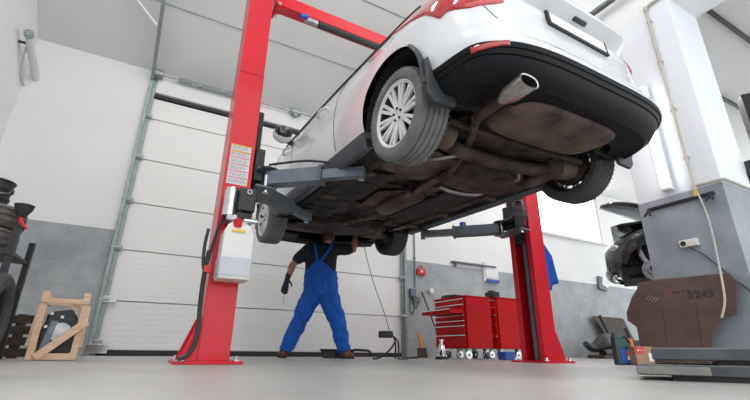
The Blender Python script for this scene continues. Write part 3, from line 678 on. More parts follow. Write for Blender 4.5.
# overhead beam with its safety bar
b = MB(); b.box((0,0,3.545),(2*SX-.10,.13,.15)); bm_ = b.build('overhead_beam', M['red'], lift, bevel=.006)
for side in (-1,1):
    b = MB(); b.box((side*(SX-.05),0,3.545),(.03,.24,.24)); b.beam((side*(SX-.04),0,3.46),(side*(SX-.22),0,3.50),.10,.05); b.build('beam_bracket', M['red'], bm_, bevel=.004)
    for y in (-.09,.09):
        for z in (3.46,3.63):
            b = MB(); b.cyl((side*(SX-.07),y,z),(side*(SX-.095),y,z),.018,n=6); b.build('bolt', M['steel'], bm_)
b = MB(); b.cyl((-1.12,-.03,3.445),(1.35,-.03,3.445),.036,n=12); b.build('safety_bar', M['darkseal'], bm_)
b = MB(); b.beam((-1.28,-.03,3.45),(-1.13,-.03,3.45),.05,.06); b.build('bar_bracket', M['steel'], bm_, bevel=.004)
b = MB(); b.cyl((-1.34,-.08,3.42),(-1.26,-.08,3.44),.028,n=10); b.build('limit_switch', M['bluebox'], bm_)
# power unit on the left post
fy = -HWID
pu = MB(); pu.box((-1.725,fy-.05,1.19),(.19,.08,.05)); pu.box((-1.73,fy-.09,1.045),(.20,.16,.05)); pu = pu.build('power_unit', M['steel'], lift, bevel=.006)
b = MB(); b.cyl((-1.805,fy-.12,1.06),(-1.805,fy-.12,1.27),.055,n=24); b.cyl((-1.805,fy-.12,1.27),(-1.805,fy-.12,1.295),.045); 
b.build('motor', M['chrome'], pu, bevel=.004)
b = MB(); b.cyl((-1.735,fy-.10,1.0),(-1.735,fy-.10,1.18),.028); b.cyl((-1.70,fy-.16,1.035),(-1.60,fy-.16,1.035),.02); b.build('valve_block', M['chrome'], pu)
b = MB(); b.box((-1.695,fy-.10,1.20),(.13,.17,.185)); sb = b.build('switch_box', M['blackplastic'], pu, bevel=.008)
b = MB(); b.lathe([(.012,0),(.020,0),(.020,.006),(.012,.006),(.012,0)], frame((-1.685,fy-.188,1.262),(1,0,0),(0,0,1)), 20); b.build('switch_ring', M['steel'], sb)
b = MB(); b.box((-1.70,fy-.11,1.06),(.12,.12,.07)); b.build('pump', M['blackmetal'], pu, bevel=.006)
tk = MB(); tk.rings([[Vector((x,y,z)) for x,y in ((-1.84+i,fy-.02-i),(-1.84+i,fy-.22+i),(-1.615-i,fy-.22+i),(-1.615-i,fy-.02-i))] for z,i in ((.575,.006),(.58,0),(.92,.004),(.985,.03),(1.005,.05),(1.02,.06))])
tk = tk.build('oil_tank', M['plastic'], pu, bevel=.012, seg=3)
b = MB(); b.box((-1.7275,fy-.12,.665),(.233,.207,.15)); b.build('oil_level', M['oil'], tk, bevel=.012)
b = MB(); b.cyl((-1.745,fy-.18,.97),(-1.745,fy-.20,1.025),.032,n=18); b.cyl((-1.745,fy-.20,1.022),(-1.745,fy-.204,1.036),.018); b.build('filler_cap', M['redplastic'], tk)
b = MB(); b.box((-1.735,fy-.223,.93),(.10,.004,.018)); b.build('tank_marking', M['yellow'], tk)
# hoses along the post
b = MB(); b.tube([(-1.74,fy-.10,1.10),(-1.80,fy-.11,1.13),(-1.855,fy-.06,1.0),(-1.885,fy-.035,.82),(-1.90,fy-.035,.72),(-1.915,fy-.03,.66),(-1.93,fy-.02,.72),(-1.935,fy-.015,.86),(-1.925,fy-.01,.97)],.013,8,6)
b.build('hydraulic_hose', M['blackplastic'], lift)
b = MB(); b.tube([(-1.90,fy-.02,.80),(-1.91,fy-.025,.60),(-1.905,fy-.03,.40),(-1.895,fy-.045,.22),(-1.91,fy-.08,.12),(-1.95,fy-.10,.055),(-2.0,fy-.11,.035)],.016,8,6); b.build('power_cable', M['blackplastic'], lift)
b = MB(); b.box((-1.895,fy-.03,.66),(.045,.04,.05)); b.build('cable_clip', M['redplastic'], lift)
# warning label with rows of fine print
lb = MB(); lx0,lx1,lz0,lz1 = -1.848,-1.682,1.375,1.735; ly = fy-.002
lb.box(((lx0+lx1)/2,ly,(lz0+lz1)/2),(lx1-lx0,.003,lz1-lz0)); lb = lb.build('warning_label', M['labelpaper'], lift)
hh = (lz1-lz0)/6
b = MB()
for k in range(1,6): b.box(((lx0+lx1)/2,ly-.003,lz1-hh*k),(lx1-lx0-.012,.002,.0055))
b.build('label_line', M['redprint'], lb)
for k in (0,1): MB().box(((lx0+lx1)/2,ly-.004,lz1-.006-hh*k),(lx1-lx0-.008,.002,.009)).build('label_band', M['yellow'], lb)
b = MB(); b.prism([(-.012,0),(.012,0),(0,.02)],0,.002, frame((-1.70,ly-.002,lz0+.012),(1,0,0),(0,0,1))); b.build('label_mark', M['yellow'], lb)
b = MB(); rnd = random.Random(3)
for k in range(6):
    for r in range(2):
        x = lx0+.012
        while x < lx1-.03:
            w = rnd.uniform(.008,.022); b.box((x+w/2,ly-.003,lz1-hh*k-.022-r*.016),(w,.0015,.006)); x += w+rnd.uniform(.005,.012)
b.build('fine_print', M['greyprint'], lb)
# ------------------------------------------------------------------ the mechanic
man = thing('person', 'mechanic in blue overalls and black t-shirt standing under the car, back turned, right arm raised', 'person', (-.080,2.215,0), (0,0,-YAW))
man.scale = (1.035,1.035,1.035)
def blob(b, pts):           # stacked ellipses (x, y, z, rx, ry)
    rs = []
    n = 28
    for i,(x,y,z,rx,ry) in enumerate(pts):
        rs.append([Vector((x+rx*math.cos(2*PI*j/n), y+ry*math.sin(2*PI*j/n), z)) for j in range(n)])
    return b.rings(rs)
SHL, ELL, WRL = Vector((-.205,0,1.475)), Vector((-.395,-.03,1.225)), Vector((-.435,-.06,1.045))
SHR, ELR, WRR = Vector((.215,0,1.475)), Vector((.455,.02,1.475)), Vector((.485,.06,1.70))
b = MB()
blob(b,[(.0,0,.86,.12,.09),(.02,0,1.0,.13,.09),(.01,0,1.2,.14,.09),(0,0,1.36,.16,.10),(0,0,1.46,.14,.08),(.02,0,1.52,.07,.06)])
b.capsule((.04,.0,1.48),(.085,.02,1.60),.062,.058)
# head: skull, jaw, nose, ears
b.ball((.09,.02,1.668),(.080,.098,.106),14); b.ball((.09,.055,1.60),(.058,.065,.055),10)
b.ball((.09,.122,1.632),(.014,.02,.018),8); b.ball((.09,.105,1.59),(.026,.016,.008),8)
for sx in (-1,1):
    b.ball((.09+sx*.083,.015,1.645),(.012,.022,.034),8); b.ball((.09+sx*.03,.108,1.668),(.014,.010,.009),8)
for P,Q,R,r1,r2,r3 in ((SHL,ELL,WRL,.056,.049,.034),(SHR,ELR,WRR,.056,.049,.034)):
    b.capsule(P,Q,r1,r2); b.capsule(Q,Q.lerp(R,.35),r2,r2*1.03); b.capsule(Q.lerp(R,.35),R,r2*1.03,r3)
def hand(b, W, f, side, palm, curl, rr=.0095, L=1.0):
    """W wrist, f finger direction, side: towards the thumb, palm: palm normal"""
    f = Vector(f).normalized(); s = Vector(side); s = (s-f*s.dot(f)).normalized(); p = Vector(palm); p = (p-f*p.dot(f)-s*p.dot(s)).normalized()
    W = Vector(W)
    for k in (-.030,-.010,.010,.030): b.capsule(W+s*k*.6+f*.005, W+f*.088*L+s*k, .017, .0135)
    for k,ln in ((.033,.070),(.011,.080),(-.011,.075),(-.032,.058)):
        a = W+f*.090*L+s*k; th = 0; d = f.copy()
        for q,seg in enumerate((.45,.32,.23)):
            th = curl*(q+1); d = f*math.cos(th)+p*math.sin(th)+s*(k*1.6)
            e = a+d.normalized()*ln*seg*L; b.capsule(a,e,rr*(1-.10*q),rr*(.92-.10*q)); a = e
    a = W+f*.025+s*.028; e = a+(f*.6+s*.75+p*.25).normalized()*.042*L; b.capsule(a,e,.014,.0115)
    e2 = e+(f*.85+s*.3+p*.35).normalized()*.032*L; b.capsule(e,e2,.0112,.0092)
hand(b, WRR+Vector((0,0,.01)), (-.25,.1,1), (-1,.1,-.2), (0,.9,.3), .22)
for sx,(hx,kx,ax) in ((-1,(-.10,-.25,-.415)),(1,(.13,.265,.395))):
    b.capsule((hx,0,.86),(kx,.02,.47),.075,.052); b.capsule((kx,.02,.47),(ax,-.02,.10),.05,.036); b.capsule((ax,-.03,.06),(ax+sx*.03,.10,.04),.034,.026)
body_ = b.build('body', M['skin'], man, smooth=0); remesh(body_, .0085, 3)
# hair: short crop on the back and crown
b = MB(); b.ball((.09,.005,1.692),(.0855,.098,.092),14); b.ball((.09,-.035,1.645),(.070,.062,.055),10)
h = b.build('hair', M['hair'], man, smooth=0); remesh(h,.011,3)
# t-shirt
b = MB(); blob(b,[(.01,0,1.02,.19,.125),(.005,0,1.15,.215,.14),(0,0,1.30,.225,.145),(0,0,1.42,.235,.14),(.005,0,1.49,.19,.115),(.02,0,1.535,.10,.085),(.03,.0,1.548,.075,.072)])
b.capsule(SHL+Vector((.03,0,-.01)), SHL.lerp(ELL,.62), .096, .082); b.capsule(SHR+Vector((-.03,0,-.005)), SHR.lerp(ELR,.72), .094, .080)
sh = b.build('t_shirt', M['shirt'], man, smooth=0); remesh(sh,.012,6,.018,.09)
# overalls
b = MB(); blob(b,[(.02,-.005,.80,.21,.15),(.02,-.01,.90,.25,.17),(.02,-.008,1.0,.235,.165),(.012,0,1.10,.232,.158),(.008,0,1.16,.232,.155)])
for sx,(hx,kx,ax) in ((-1,(-.085,-.25,-.405)),(1,(.125,.270,.385))):
    K = Vector((kx,.015,.47)); A = Vector((ax,-.02,.085))
    b.capsule((hx,0,.84),K,.150,.112); b.capsule(K,K.lerp(A,.6),.112,.102); b.tube([K.lerp(A,.55),A],[.100,.088],20)
ov_ = b.build('overalls', M['blue'], man, smooth=0); remesh(ov_,.013,6,.052,.10)
b = MB(); rows = []
for j in range(9):              # back panel narrowing upwards
    t = j/8; z = 1.10+.18*t; w = .205*(1-t)**1.0+.03; rows.append([(.02-.025*t+w*(-1+2*i/10), -.162-.008*(1-abs(-1+2*i/10)**2)+.055*(w*abs(-1+2*i/10)/.22)**2*1.0, z) for i in range(11)])
b.grid(rows); b.build('back_panel', M['blue'], ov_, solid=.014)
def strap(name, pts, w=.042):
    b = MB(); P = catmull(pts,5); rows = [[p+Vector((-w/2,0,0)), p+Vector((w/2,0,0))] for p in P]; b.grid(rows); return b.build(name, M['blue'], ov_, solid=.01)
strap('strap', [(-.025,-.168,1.25),(-.04,-.168,1.33),(-.06,-.162,1.43),(-.085,-.125,1.518),(-.105,-.05,1.552),(-.10,.05,1.54)])
strap('strap', [(.01,-.168,1.25),(.065,-.168,1.33),(.125,-.160,1.43),(.155,-.125,1.505),(.16,-.05,1.545),(.15,.05,1.53)])
b = MB(); b.box((.255,-.02,.72),(.02,.12,.18),rot=(0,-.3,0)); b.build('thigh_pocket', M['blue'], ov_, bevel=.008)
# shoes
for ax,sx in ((-.425,-1),(.41,1)):
    b = MB(); c = Vector((ax,-.03,.0)); d = Vector((sx*.40,.92,0)).normalized()
    b.capsule(c+Vector((0,0,.095)),c+Vector((0,0,.055)),.048,.052); b.capsule(c-d*.045+Vector((0,0,.047)),c+d*.10+Vector((0,0,.045)),.044,.043); b.capsule(c+d*.10+Vector((0,0,.045)),c+d*.175+Vector((0,0,.038)),.042,.030)
    s_ = b.build('shoe', M['shoe'], man, smooth=0); remesh(s_,.009,4)
    b = MB(); n = Vector((d.y,-d.x,0)); b.prism([((c+d*a+n*w).x,(c+d*a+n*w).y) for a,w in ((-.09,.0),(-.075,.038),(0,.044),(.10,.049),(.17,.038),(.205,.0),(.17,-.038),(.10,-.047),(0,-.042),(-.075,-.038))],.0,.022); b.build('sole', M['sole'], s_)
# glove on the left hand, holding a thin screwdriver
b = MB(); b.capsule(WRL+Vector((0,0,.035)),WRL+Vector((-.005,-.01,-.01)),.040,.036); hand(b, WRL+Vector((-.006,-.012,-.012)), (-.18,.05,-1), (1,.25,0), (.1,-1,.1), .22, .0165, 1.3)
gl = b.build('glove', M['glove'], man, smooth=0); remesh(gl,.0065,2)
sd = thing('screwdriver', 'thin steel screwdriver hanging from the gloved left hand of the mechanic', 'screwdriver', man.matrix_basis @ Vector((-.455,-.075,.93)), (0,0,-YAW))
MB().cyl((-.015,.03,-.10),(-.02,.03,-.24),.005,n=8).build('shaft', M['steel'], sd); MB().cyl((-.01,.03,.0),(-.015,.03,-.10),.011,n=10).build('handle', M['blackplastic'], sd)
# ------------------------------------------------------------------ left side: crate, rack, tyres
F0 = Vector((math.sin(YAW), math.cos(YAW), 0)); R0 = Vector((math.cos(YAW), -math.sin(YAW), 0))
def vp(t, l, z=0): p = CAMP+F0*t+R0*l; return Vector((p.x,p.y,z))
cr = thing('wooden_crate', 'open slatted pine crate with a diagonal brace standing by the grey back wall', 'crate', (-3.01,.875,0), (0,0,.10))
W_,H_,D_ = .33,.54,.30
fr = MB()
def slat(nm,p0,p1,w=.05,h=.022,up=(0,1,0)): return MB().beam(p0,p1,w,h,up).build(nm, M['wood'], cr, bevel=.003)
for y in (0,D_):
    for x in (.025,W_-.02): slat('corner_post',(x,y,.0),(x,y,H_),.05,.035)
    slat('rail',(0,y-.02,H_-.075),(W_,y-.02,H_-.075),.04,.02); slat('rail',(0,y-.02,.03),(W_,y-.02,.03),.05,.02)
for x in (.0,W_):
    slat('rail',(x,0,H_-.02),(x,D_,H_-.02),.022,.045); slat('rail',(x,0,.06),(x,D_,.06),.022,.06); slat('side_slat',(x,.02,.1),(x,D_-.02,.45),.022,.05,(1,0,0))
slat('diagonal_brace',(.06,-.042,.02),(W_+.02,-.042,.31),.06,.022)
slat('cross_slat',(.02,.12,.13),(.16,.12,.13),.09,.022); slat('side_slat',(W_-.06,D_-.02,.02),(W_-.10,D_-.02,.5),.05,.02)
pt = thing('engine_part', 'black car part with white stickers packed inside the pine crate', 'car part', (-2.845,1.03,.05), (0,0,.10))
b = MB(); b.prism([(-.12,.0),(.10,.0),(.13,.12),(.11,.27),(.05,.36),(-.10,.33),(-.14,.16)],-.06,.06, frame((0,0,0),(1,0,0),(0,0,1))); b.build('housing', M['blackplastic'], pt, bevel=.015)
b = MB(); b.cyl((.0,-.05,.17),(.0,-.085,.17),.075,n=28); b.cyl((.0,-.085,.17),(.0,-.10,.17),.03,n=20); b.build('pulley', M['steel'], pt)
b = MB(); b.box((-.07,-.06,.14),(.06,.05,.24),rot=(0,.15,0)); b.build('bracket', M['armgrey'], pt, bevel=.008)
for x,z in ((-.085,.325),(-.01,.30),(-.105,.22)): MB().box((x,-.095 if x>-.05 else -.09,z-.01),(.022,.002,.022)).build('sticker', M['paper'], pt)
rk = thing('storage_rack', 'dark steel rack at the left edge carrying a stack of used tyres', 'rack', (-3.60,.90,0))
for x in (-.40,.36):
    for y in (-.28,.30): MB().box((x,y,.49),(.045,.045,.98)).build('upright', M['blackmetal'], rk, bevel=.003)
for z in (.22,.56,.80):
    MB().box((-.02,.01,z),(.76,.60,.025)).build('shelf', M['darkwood'] if z<.5 else M['blackmetal'], rk, bevel=.003)
    MB().box((-.02,-.30,z-.01),(.80,.03,.05)).build('shelf_rail', M['blackmetal'], rk)
def tyre(name,lbl,T,R=.31,w=.17,m='tiredark',grp=None):
    t = thing(name,lbl,'tyre',T.to_translation(),T.to_euler(),grp)
    b = MB(); pf = [(R*.62,-w*.40),(R*.70,-w*.5),(R*.90,-w*.5),(R*.97,-w*.42)]
    for g in (-.05,0,.05): pf += [(R,g-.010),(R-.010,g-.008),(R-.010,g+.002),(R,g+.004)]
    pf += [(R*.97,w*.42),(R*.90,w*.5),(R*.70,w*.5),(R*.62,w*.40),(R*.58,0),(R*.62,-w*.40)]
    b.lathe(pf,None,48); b.build('tread', M[m], t, smooth=35)
    b = MB(); b.lathe([(R*.60,-w*.30),(R*.56,-w*.2),(R*.56,w*.2),(R*.60,w*.30),(R*.575,0),(R*.60,-w*.30)],None,40); b.build('inner_liner', M['well'], t)
    return t
M['oldtire'] = mat('weathered_tyre', (.115,.10,.092),(.16,.142,.13),.85,scale=8,bump=.2,bscale=40)
tyre('tire','brown weathered tyre lying on the rack, lower of the stacked pair',Matrix.Translation((-3.58,.86,.905)),m='oldtire')
tyre('tire','brown weathered tyre lying on the rack, upper of the stacked pair, under the black bucket',Matrix.Translation((-3.56,.86,1.085)),R=.30,m='oldtire')
tyre('tire','black tyre standing upright at the foot of the rack by the left edge',Matrix.Translation((-3.22,.36,.30)) @ Matrix.Rotation(PI/2,4,'Y') @ Matrix.Rotation(.0,4,'X'),R=.295,w=.2)
t = thing('bucket','black ribbed plastic bucket on top of the stacked tyres at the left edge','bucket',(-3.52,.80,1.172))
b = MB(); b.lathe([(.11,0),(.118,.05),(.128,.055),(.128,.075),(.120,.08),(.126,.13),(.138,.135),(.138,.16),(.128,.165),(.130,.20),(.140,.205),(.140,.215),(.124,.212),(.108,.02),(.001,.02)],None,32); b.build('tub', M['blackplastic'], t, smooth=30)
b = MB(); b.tube([(-.135,0,.19),(-.13,-.06,.12),(-.10,-.12,.09),(0,-.145,.085),(.10,-.12,.09),(.13,-.06,.12),(.135,0,.19)],.005,6,4); b.build('handle', M['steel'], t)
t = thing('funnel','black funnel with a red spout standing on the corner of the tyre rack','funnel',(-3.24,.62,.98))
b = MB(); b.lathe([(.014,.09),(.02,.10),(.055,.16),(.062,.19),(.067,.19),(.060,.155),(.026,.09),(.014,.09)],None,28); b.build('cone', M['blackplastic'], t)
b = MB(); b.tube([(0,0,.10),(.004,0,.06),(.03,-.005,.03),(.055,-.01,.0)],[.017,.014,.012,.010],10,5); b.build('spout', M['redplastic'], t)
b = MB(); b.tube([(0,0,.09),(-.015,0,.05),(-.03,.0,.005)],.007,8,3); b.build('stand_wire', M['blackmetal'], t)
t = thing('jerry_can','red plastic can on the middle shelf of the rack at the left edge','can',(-3.32,.68,.235))
b = MB(); b.box((0,0,.11),(.16,.14,.22)); b.build('can_body', M['redplastic'], t, bevel=.025); b = MB(); b.cyl((.04,0,.21),(.04,0,.26),.025); b.build('can_cap', M['blackplastic'], t); b = MB(); b.tube([(-.06,0,.21),(-.05,0,.25),(.0,0,.255),(.01,0,.21)],.012,8,4); b.build('can_handle', M['redplastic'], t)
t = thing('pallet','dark worn wooden pallet leaning between the tyre rack and the pine crate','pallet',vp(4.15,-3.42),(0,0,-YAW))
for k in range(4): MB().box((.0,.0,.05+.10*k),(.62,.02,.075)).build('board', M['darkwood'], t, bevel=.003)
for x in (-.28,0,.28): MB().box((x,.04,.2),(.06,.06,.40)).build('bearer', M['darkwood'], t, bevel=.003)
# ------------------------------------------------------------------ middle: work lamp, cable, drip tray, chest
t = thing('work_lamp','small black inspection lamp on a bent stand under the car, beside the mechanic','lamp',vp(5.6,.16))
b = MB(); b.box((0,0,.305),(.19,.07,.085),rot=(0,0,-YAW)); b.build('lamp_head', M['blackplastic'], t, bevel=.02)
MB().box((0,0,.305),(.15,.08,.05),rot=(0,0,-YAW)).build('lamp_lens', M['blackplastic'], t, bevel=.01)
def vq(l,z,dy=0): p = R0*(l-.16)+F0*dy; return (p.x,p.y,z)
for pts in ([vq(.255,.28),vq(.285,.255),vq(.24,.15),vq(.13,.05),vq(.05,.015),vq(-.01,.012)],[vq(.27,.27),vq(.315,.22),vq(.325,.12),vq(.318,.01)],[vq(.25,.29),vq(.29,.2,.10),vq(.29,.012,.22)]): MB().tube(pts,.011,8,5).build('stand_leg', M['blackplastic'], t)
b = MB(); b.tube([vq(.21,.345),vq(.13,.6),vq(.0,.95),vq(-.09,1.25),vq(-.16,1.56,.02)],.0045,6,6); b.build('lamp_cable', M['blackplastic'], t)
t = thing('drip_tray','low black drip tray with curved handle behind the right shoe of the mechanic','tray',vp(6.5,-.50),(0,0,-YAW))
b = MB(); pl_ = [(-.26,-.16),(.22,-.16),(.22,.16),(-.26,.16)]
b.rings([[(x*a,y*a,z) for x,y in pl_] for z,a in ((.0,.82),(.012,.84),(.10,1.0),(.115,1.06),(.125,1.06),(.118,1.0),(.03,.82),(.02,.5))]); b.build('tray_body', M['blackplastic'], t, bevel=.008)
b = MB(); b.tube([(.22,-.1,.115),(.36,-.1,.11),(.44,-.06,.10),(.47,0,.05)],.018,8,5); b.build('handle', M['blackplastic'], t)
b = MB(); b.box((-.13,-.165,.05),(.18,.02,.10)); b.build('spout', M['blackplastic'], t, bevel=.008)
def chest(name,lbl,x0,y0,w,d,z0,z1,rows,openrow):
    t = thing(name,lbl,'tool chest',(x0+w/2,y0+d/2,0))
    b = MB(); th = .02; X0,X1,Y0,Y1 = -w/2,w/2,-d/2,d/2
    b.box((.01,0,(z0+z1)/2),(w-.02,d,z1-z0)); b.build('cabinet', M['redtool'], t, bevel=.008)
    b = MB(); b.box((0,0,z1+.008),(w+.02,d+.02,.018)); b.build('top_panel', M['redtool'], t, bevel=.006)
    b = MB(); b.box((0,0,z1+.02),(w-.06,d-.06,.01)); b.build('top_mat', M['blackplastic'], t)
    zt = z1-.02
    for i,h in enumerate(rows):
        pull = .27 if i == openrow else 0
        D = MB(); x = X0-.006-pull
        if pull:
            D.box((x+.01,0,zt-h/2),(.02,d-.06,h-.010)); D.box((x+.16,0,zt-h+.012),(.32,d-.08,.008))
            for y in (-d/2+.045,d/2-.045): D.box((x+.16,y,zt-h/2),(.32,.008,h-.02))
        else: D.box((x+.008,0,zt-h/2),(.022,d-.06,h-.010))
        dr = D.build('drawer', M['redtool'], t, bevel=.003)
        MB().box((x-.008,0,zt-.014),(.02,d-.07,.016)).build('handle_strip', M['chrome'], dr, bevel=.003)
        zt -= h
    for sx in (-1,1):
        for sy in (-1,1):
            c = Vector((sx*(w/2-.08),sy*(d/2-.08),.065))
            b = MB(); b.cyl(c+Vector((0,-.02,0)),c+Vector((0,.02,0)),.065,n=24); wl = b.build('caster', M['blackplastic'] if (sx<0 and sy>0) else M['chrome'], t, bevel=.006)
            b = MB(); b.box(c+Vector((0,0,.075)),(.07,.08,.04)); b.cyl(c+Vector((0,-.03,0)),c+Vector((0,.03,0)),.02,n=12); b.build('caster_fork', M['steel'], wl)
    return t
chest('tool_chest','red rolling tool chest with chrome drawer strips and one drawer pulled open',2.12,1.64,.52,.80,.155,.925,[.085,.085,.075,.085,.075,.14,.19],2)
chest('tool_chest','red tool cabinet standing between the drawer chest and the right lift post',2.86,1.72,.55,.78,.16,.955,[.12,.12,.15,.18,.2],-1)
for i,(x,y,dx,dy,h,mm,nm,lb,ct) in enumerate(((2.30,2.22,.20,.26,.05,'blackplastic','tool_case','flat black tool case lying on top of the chest with the open drawer','case'),(2.22,1.98,.14,.16,.03,'shirt','rag','black rag lying on top of the chest with the open drawer','cloth'),(2.98,1.92,.16,.2,.10,'blackmetal','tool_tray','black tray of tools on top of the red cabinet beside the lift post','tray'))):
    z = .95 if i<2 else .98
    b = MB(); b.box((0,0,h/2),(dx,dy,h)); b.box((0,.02,h*1.1),(dx*.6,dy*.5,h*.4)); tag(b.build(nm, M[mm], None, bevel=.012), lb, ct).location = (x,y,z)
t = thing('parts_box','small blue plastic box on the floor below the red tool cabinet','box',(2.70,1.44,0))
b = MB(); b.box((0,0,.05),(.20,.16,.10)); b.build('box_body', M['bluebox'], t, bevel=.01); MB().box((0,0,.105),(.21,.17,.02)).build('lid', M['bluebox'], t, bevel=.005)
t = thing('bottle_jack','chrome bottle jack standing on the floor in front of the red drawer chest','jack',(1.62,1.62,0))
b = MB(); b.lathe([(.10,0),(.10,.02),(.085,.035),(.05,.05),(.05,.0501)],None,28); b.build('jack_base', M['blackmetal'], t, bevel=.004)
b = MB(); b.lathe([(.075,.045),(.07,.07),(.055,.10),(.046,.14),(.044,.19),(.030,.20),(.022,.22),(.022,.25),(.032,.255),(.032,.27)],None,28); b.build('jack_body', M['chrome'], t)
b = MB(); b.cyl((0,-.05,.07),(.03,-.11,.09),.012); b.build('pump_socket', M['steel'], t)
# right back wall: alarm, holder, broom, hose
yw = YW
t = thing('alarm_box','small red alarm box on the grey wall right of the garage door','alarm',(2.58,yw,1.66)); MB().box((0,-.03,-.03),(.20,.06,.13)).build('box_body', M['redplastic'], t, bevel=.012); MB().cyl((0,-.06,-.02),(0,-.068,-.02),.03).build('button', M['plastwhite'], t); b = MB(); b.tube([(-.06,-.02,.03),(-.03,-.02,.09),(.03,-.02,.09),(.06,-.02,.03)],.010,6,4); b.build('hook', M['redplastic'], t)
t = thing('wall_rail','thin grey wall rail beside the document holder on the back wall','rail',(3.9,yw,1.93)); MB().box((.1,-.05,0),(1.25,.09,.03)).build('rail_body', M['armgrey'], t, bevel=.006)
for x in (-.4,.6): MB().box((x,-.02,-.05),(.04,.04,.1)).build('bracket', M['armgrey'], t)
t = thing('document_holder','white sheet holder with a blue lower edge hanging on the grey back wall','holder',(4.50,yw,1.80))
MB().box((0,-.017,0),(.44,.034,.42)).build('back_plate', M['plastwhite'], t, bevel=.006); b = MB(); b.box((.01,-.045,.04),(.36,.012,.32)); b.build('papers', M['paper'], t); MB().box((.02,-.05,-.19),(.36,.05,.06)).build('blue_edge', M['bluebox'], t, bevel=.006)
t = thing('broom','wooden broom with an orange grip leaning on the grey wall beside the drawer chest','broom',(2.70,yw-.35,0))
b = MB(); b.cyl((.08,-.08,.10),(-.12,.30,1.22),.014,n=10); b.build('handle', M['darkwood'], t); MB().box((.08,-.08,.09),(.30,.06,.05)).build('head', M['blackplastic'], t, bevel=.01); MB().box((.08,-.08,.035),(.28,.05,.07)).build('bristles', M['blackplastic'], t)
t = thing('dustpan','small dark dustpan with an orange handle leaning against the wall below the broom','dustpan',(2.42,yw-.25,0))
b = MB(); b.prism([(-.11,0),(.11,0),(.09,.17),(-.09,.17)],-.02,.02,frame((0,0,0),(1,0,0),(0,.18,.98))); b.build('pan', M['darkwood'], t, bevel=.006); MB().beam((0,.03,.16),(0,.10,.42),.055,.04).build('handle', M['orange'], t, bevel=.012)
t = thing('socket_box','grey wall socket box with looped cables beside the garage door track','socket',(2.36,yw,1.20)); MB().box((0,-.04,0),(.13,.08,.16)).build('box_body', M['armgrey'], t, bevel=.01)
for k,(dx,dz) in enumerate(((.06,-.30),(-.03,-.42),(.10,-.2))): b = MB(); b.tube([(dx*.3,-.05,-.06),(dx+.05,-.07,dz*.6),(dx,-.06,dz),(dx-.06,-.05,dz*.7),(-.02,-.05,-.07)],.009,6,6); b.build('cable', M['blackplastic'], t)
t = thing('valve_knob','round white valve knob on the grey wall above the broom','valve',(2.80,yw,1.26)); MB().cyl((0,0,0),(0,-.05,0),.02).build('stem', M['steel'], t); MB().cyl((0,-.05,0),(0,-.085,0),.055,n=20).build('knob', M['plastwhite'], t)
t = thing('wall_conduit','thin vertical cable conduit on the wall right of the garage door','conduit',(2.44,yw,0)); MB().cyl((0,-.02,1.3),(0,-.02,4.5),.014).build('pipe', M['armgrey'], t)
for z in (1.9,2.9,3.9): MB().box((0,-.015,z),(.05,.03,.03)).build('clip', M['armgrey'], t)
b = MB(); b.tube([(2.2,3.2,.012),(1.9,2.8,.012),(1.6,2.2,.012),(1.2,2.0,.012),(1.0,1.6,.012),(.85,1.35,.012),(.70,1.31,.012)],.011,6,6); tag(b.build('air_hose', M['blackplastic'], None),'thin black hose lying on the floor from the garage door towards the work lamp','hose')
# cloth on the right post
t = thing('work_jacket','blue work jacket hanging from a hook on the outer side of the right lift post','jacket',(1.87,.02,1.62))
b = MB(); rows = []
for j in range(13):
    v = j/12; r = []
    for i in range(25):
        u = i/24; w = .10+.20*min(1,v*1.6); x = .055+ (.20+.14*v)*u*min(1,.25+v*1.5) ; y = (.02+.03*math.sin(u*17+v*2)*min(1,v*2))+.04*math.sin(u*6)
        z = -.72*v-.06*math.sin(u*3.1)*(v)+.05*math.sin(u*9)*v*v+ (.08*(1-u) if v>.9 else 0); r.append((x,y,z))
    rows.append(r)
b.grid(rows); b.build('cloth', M['blue'], t, solid=.02, smooth=80); b = MB(); b.tube([(0,.03,.02),(.04,.03,.0),(.07,.03,.02),(.07,.03,.05)],.008,8,4); b.build('hook', M['steel'], t)
b = MB(); b.tube([(.10,.05,-.10),(.15,.075,-.3),(.19,.07,-.62),(.20,.07,-.86)],[.03,.055,.05,.045],12,5,flat=.6); b.build('sleeve', M['blue'], t)
# ------------------------------------------------------------------ right: pillar fittings
px = PX0
t = thing('pillar_conduit','beige conduit pipe running up the pillar face and round the top of its grey part','conduit',(px,-1.545,1.75))
MB().cyl((-.022,0,-.02),(-.022,0,2.40),.016,n=12).build('pipe', M['pipe'], t)
MB().tube([(-.022,0,2.40),(-.022,-.04,2.43),(-.022,-1.2,2.50)],.016,10).build('pipe', M['pipe'], t)
MB().tube([(-.022,0,.02),(-.022,-.24,.012),(-.005,-.26,.012),(.68,-.26,.012)],.014,10).build('pipe', M['pipe'], t)
for z in (.35,.95,1.6,2.2): MB().box((-.016,0,z),(.034,.055,.035)).build('clip', M['pipe'], t, bevel=.004)
for z,h in ((-.01,.05),(2.40,.05)): MB().cyl((-.022,0,z-h/2),(-.022,0,z+h/2),.024).build('coupling', M['pipe'], t)
MB().box((-.022,0,-.06),(.03,.04,.08)).build('valve', M['yellow'], t, bevel=.006)
t = thing('coat_rack','black wall rail with hooks on the grey pillar face','coat rack',(px,-1.37,1.60))
MB().box((-.022,0,.045),(.025,.66,.035)).build('rail', M['blackmetal'], t, bevel=.004)
for y in (-.30,.31):
    for dy,q in ((-.03,.035),(.03,.05)):
        b = MB(); b.beam((-.025,y,.04),(-.09,y+dy,-.05+q*.3),.022,.022); b.build('hook', M['blackmetal'], t, bevel=.004)
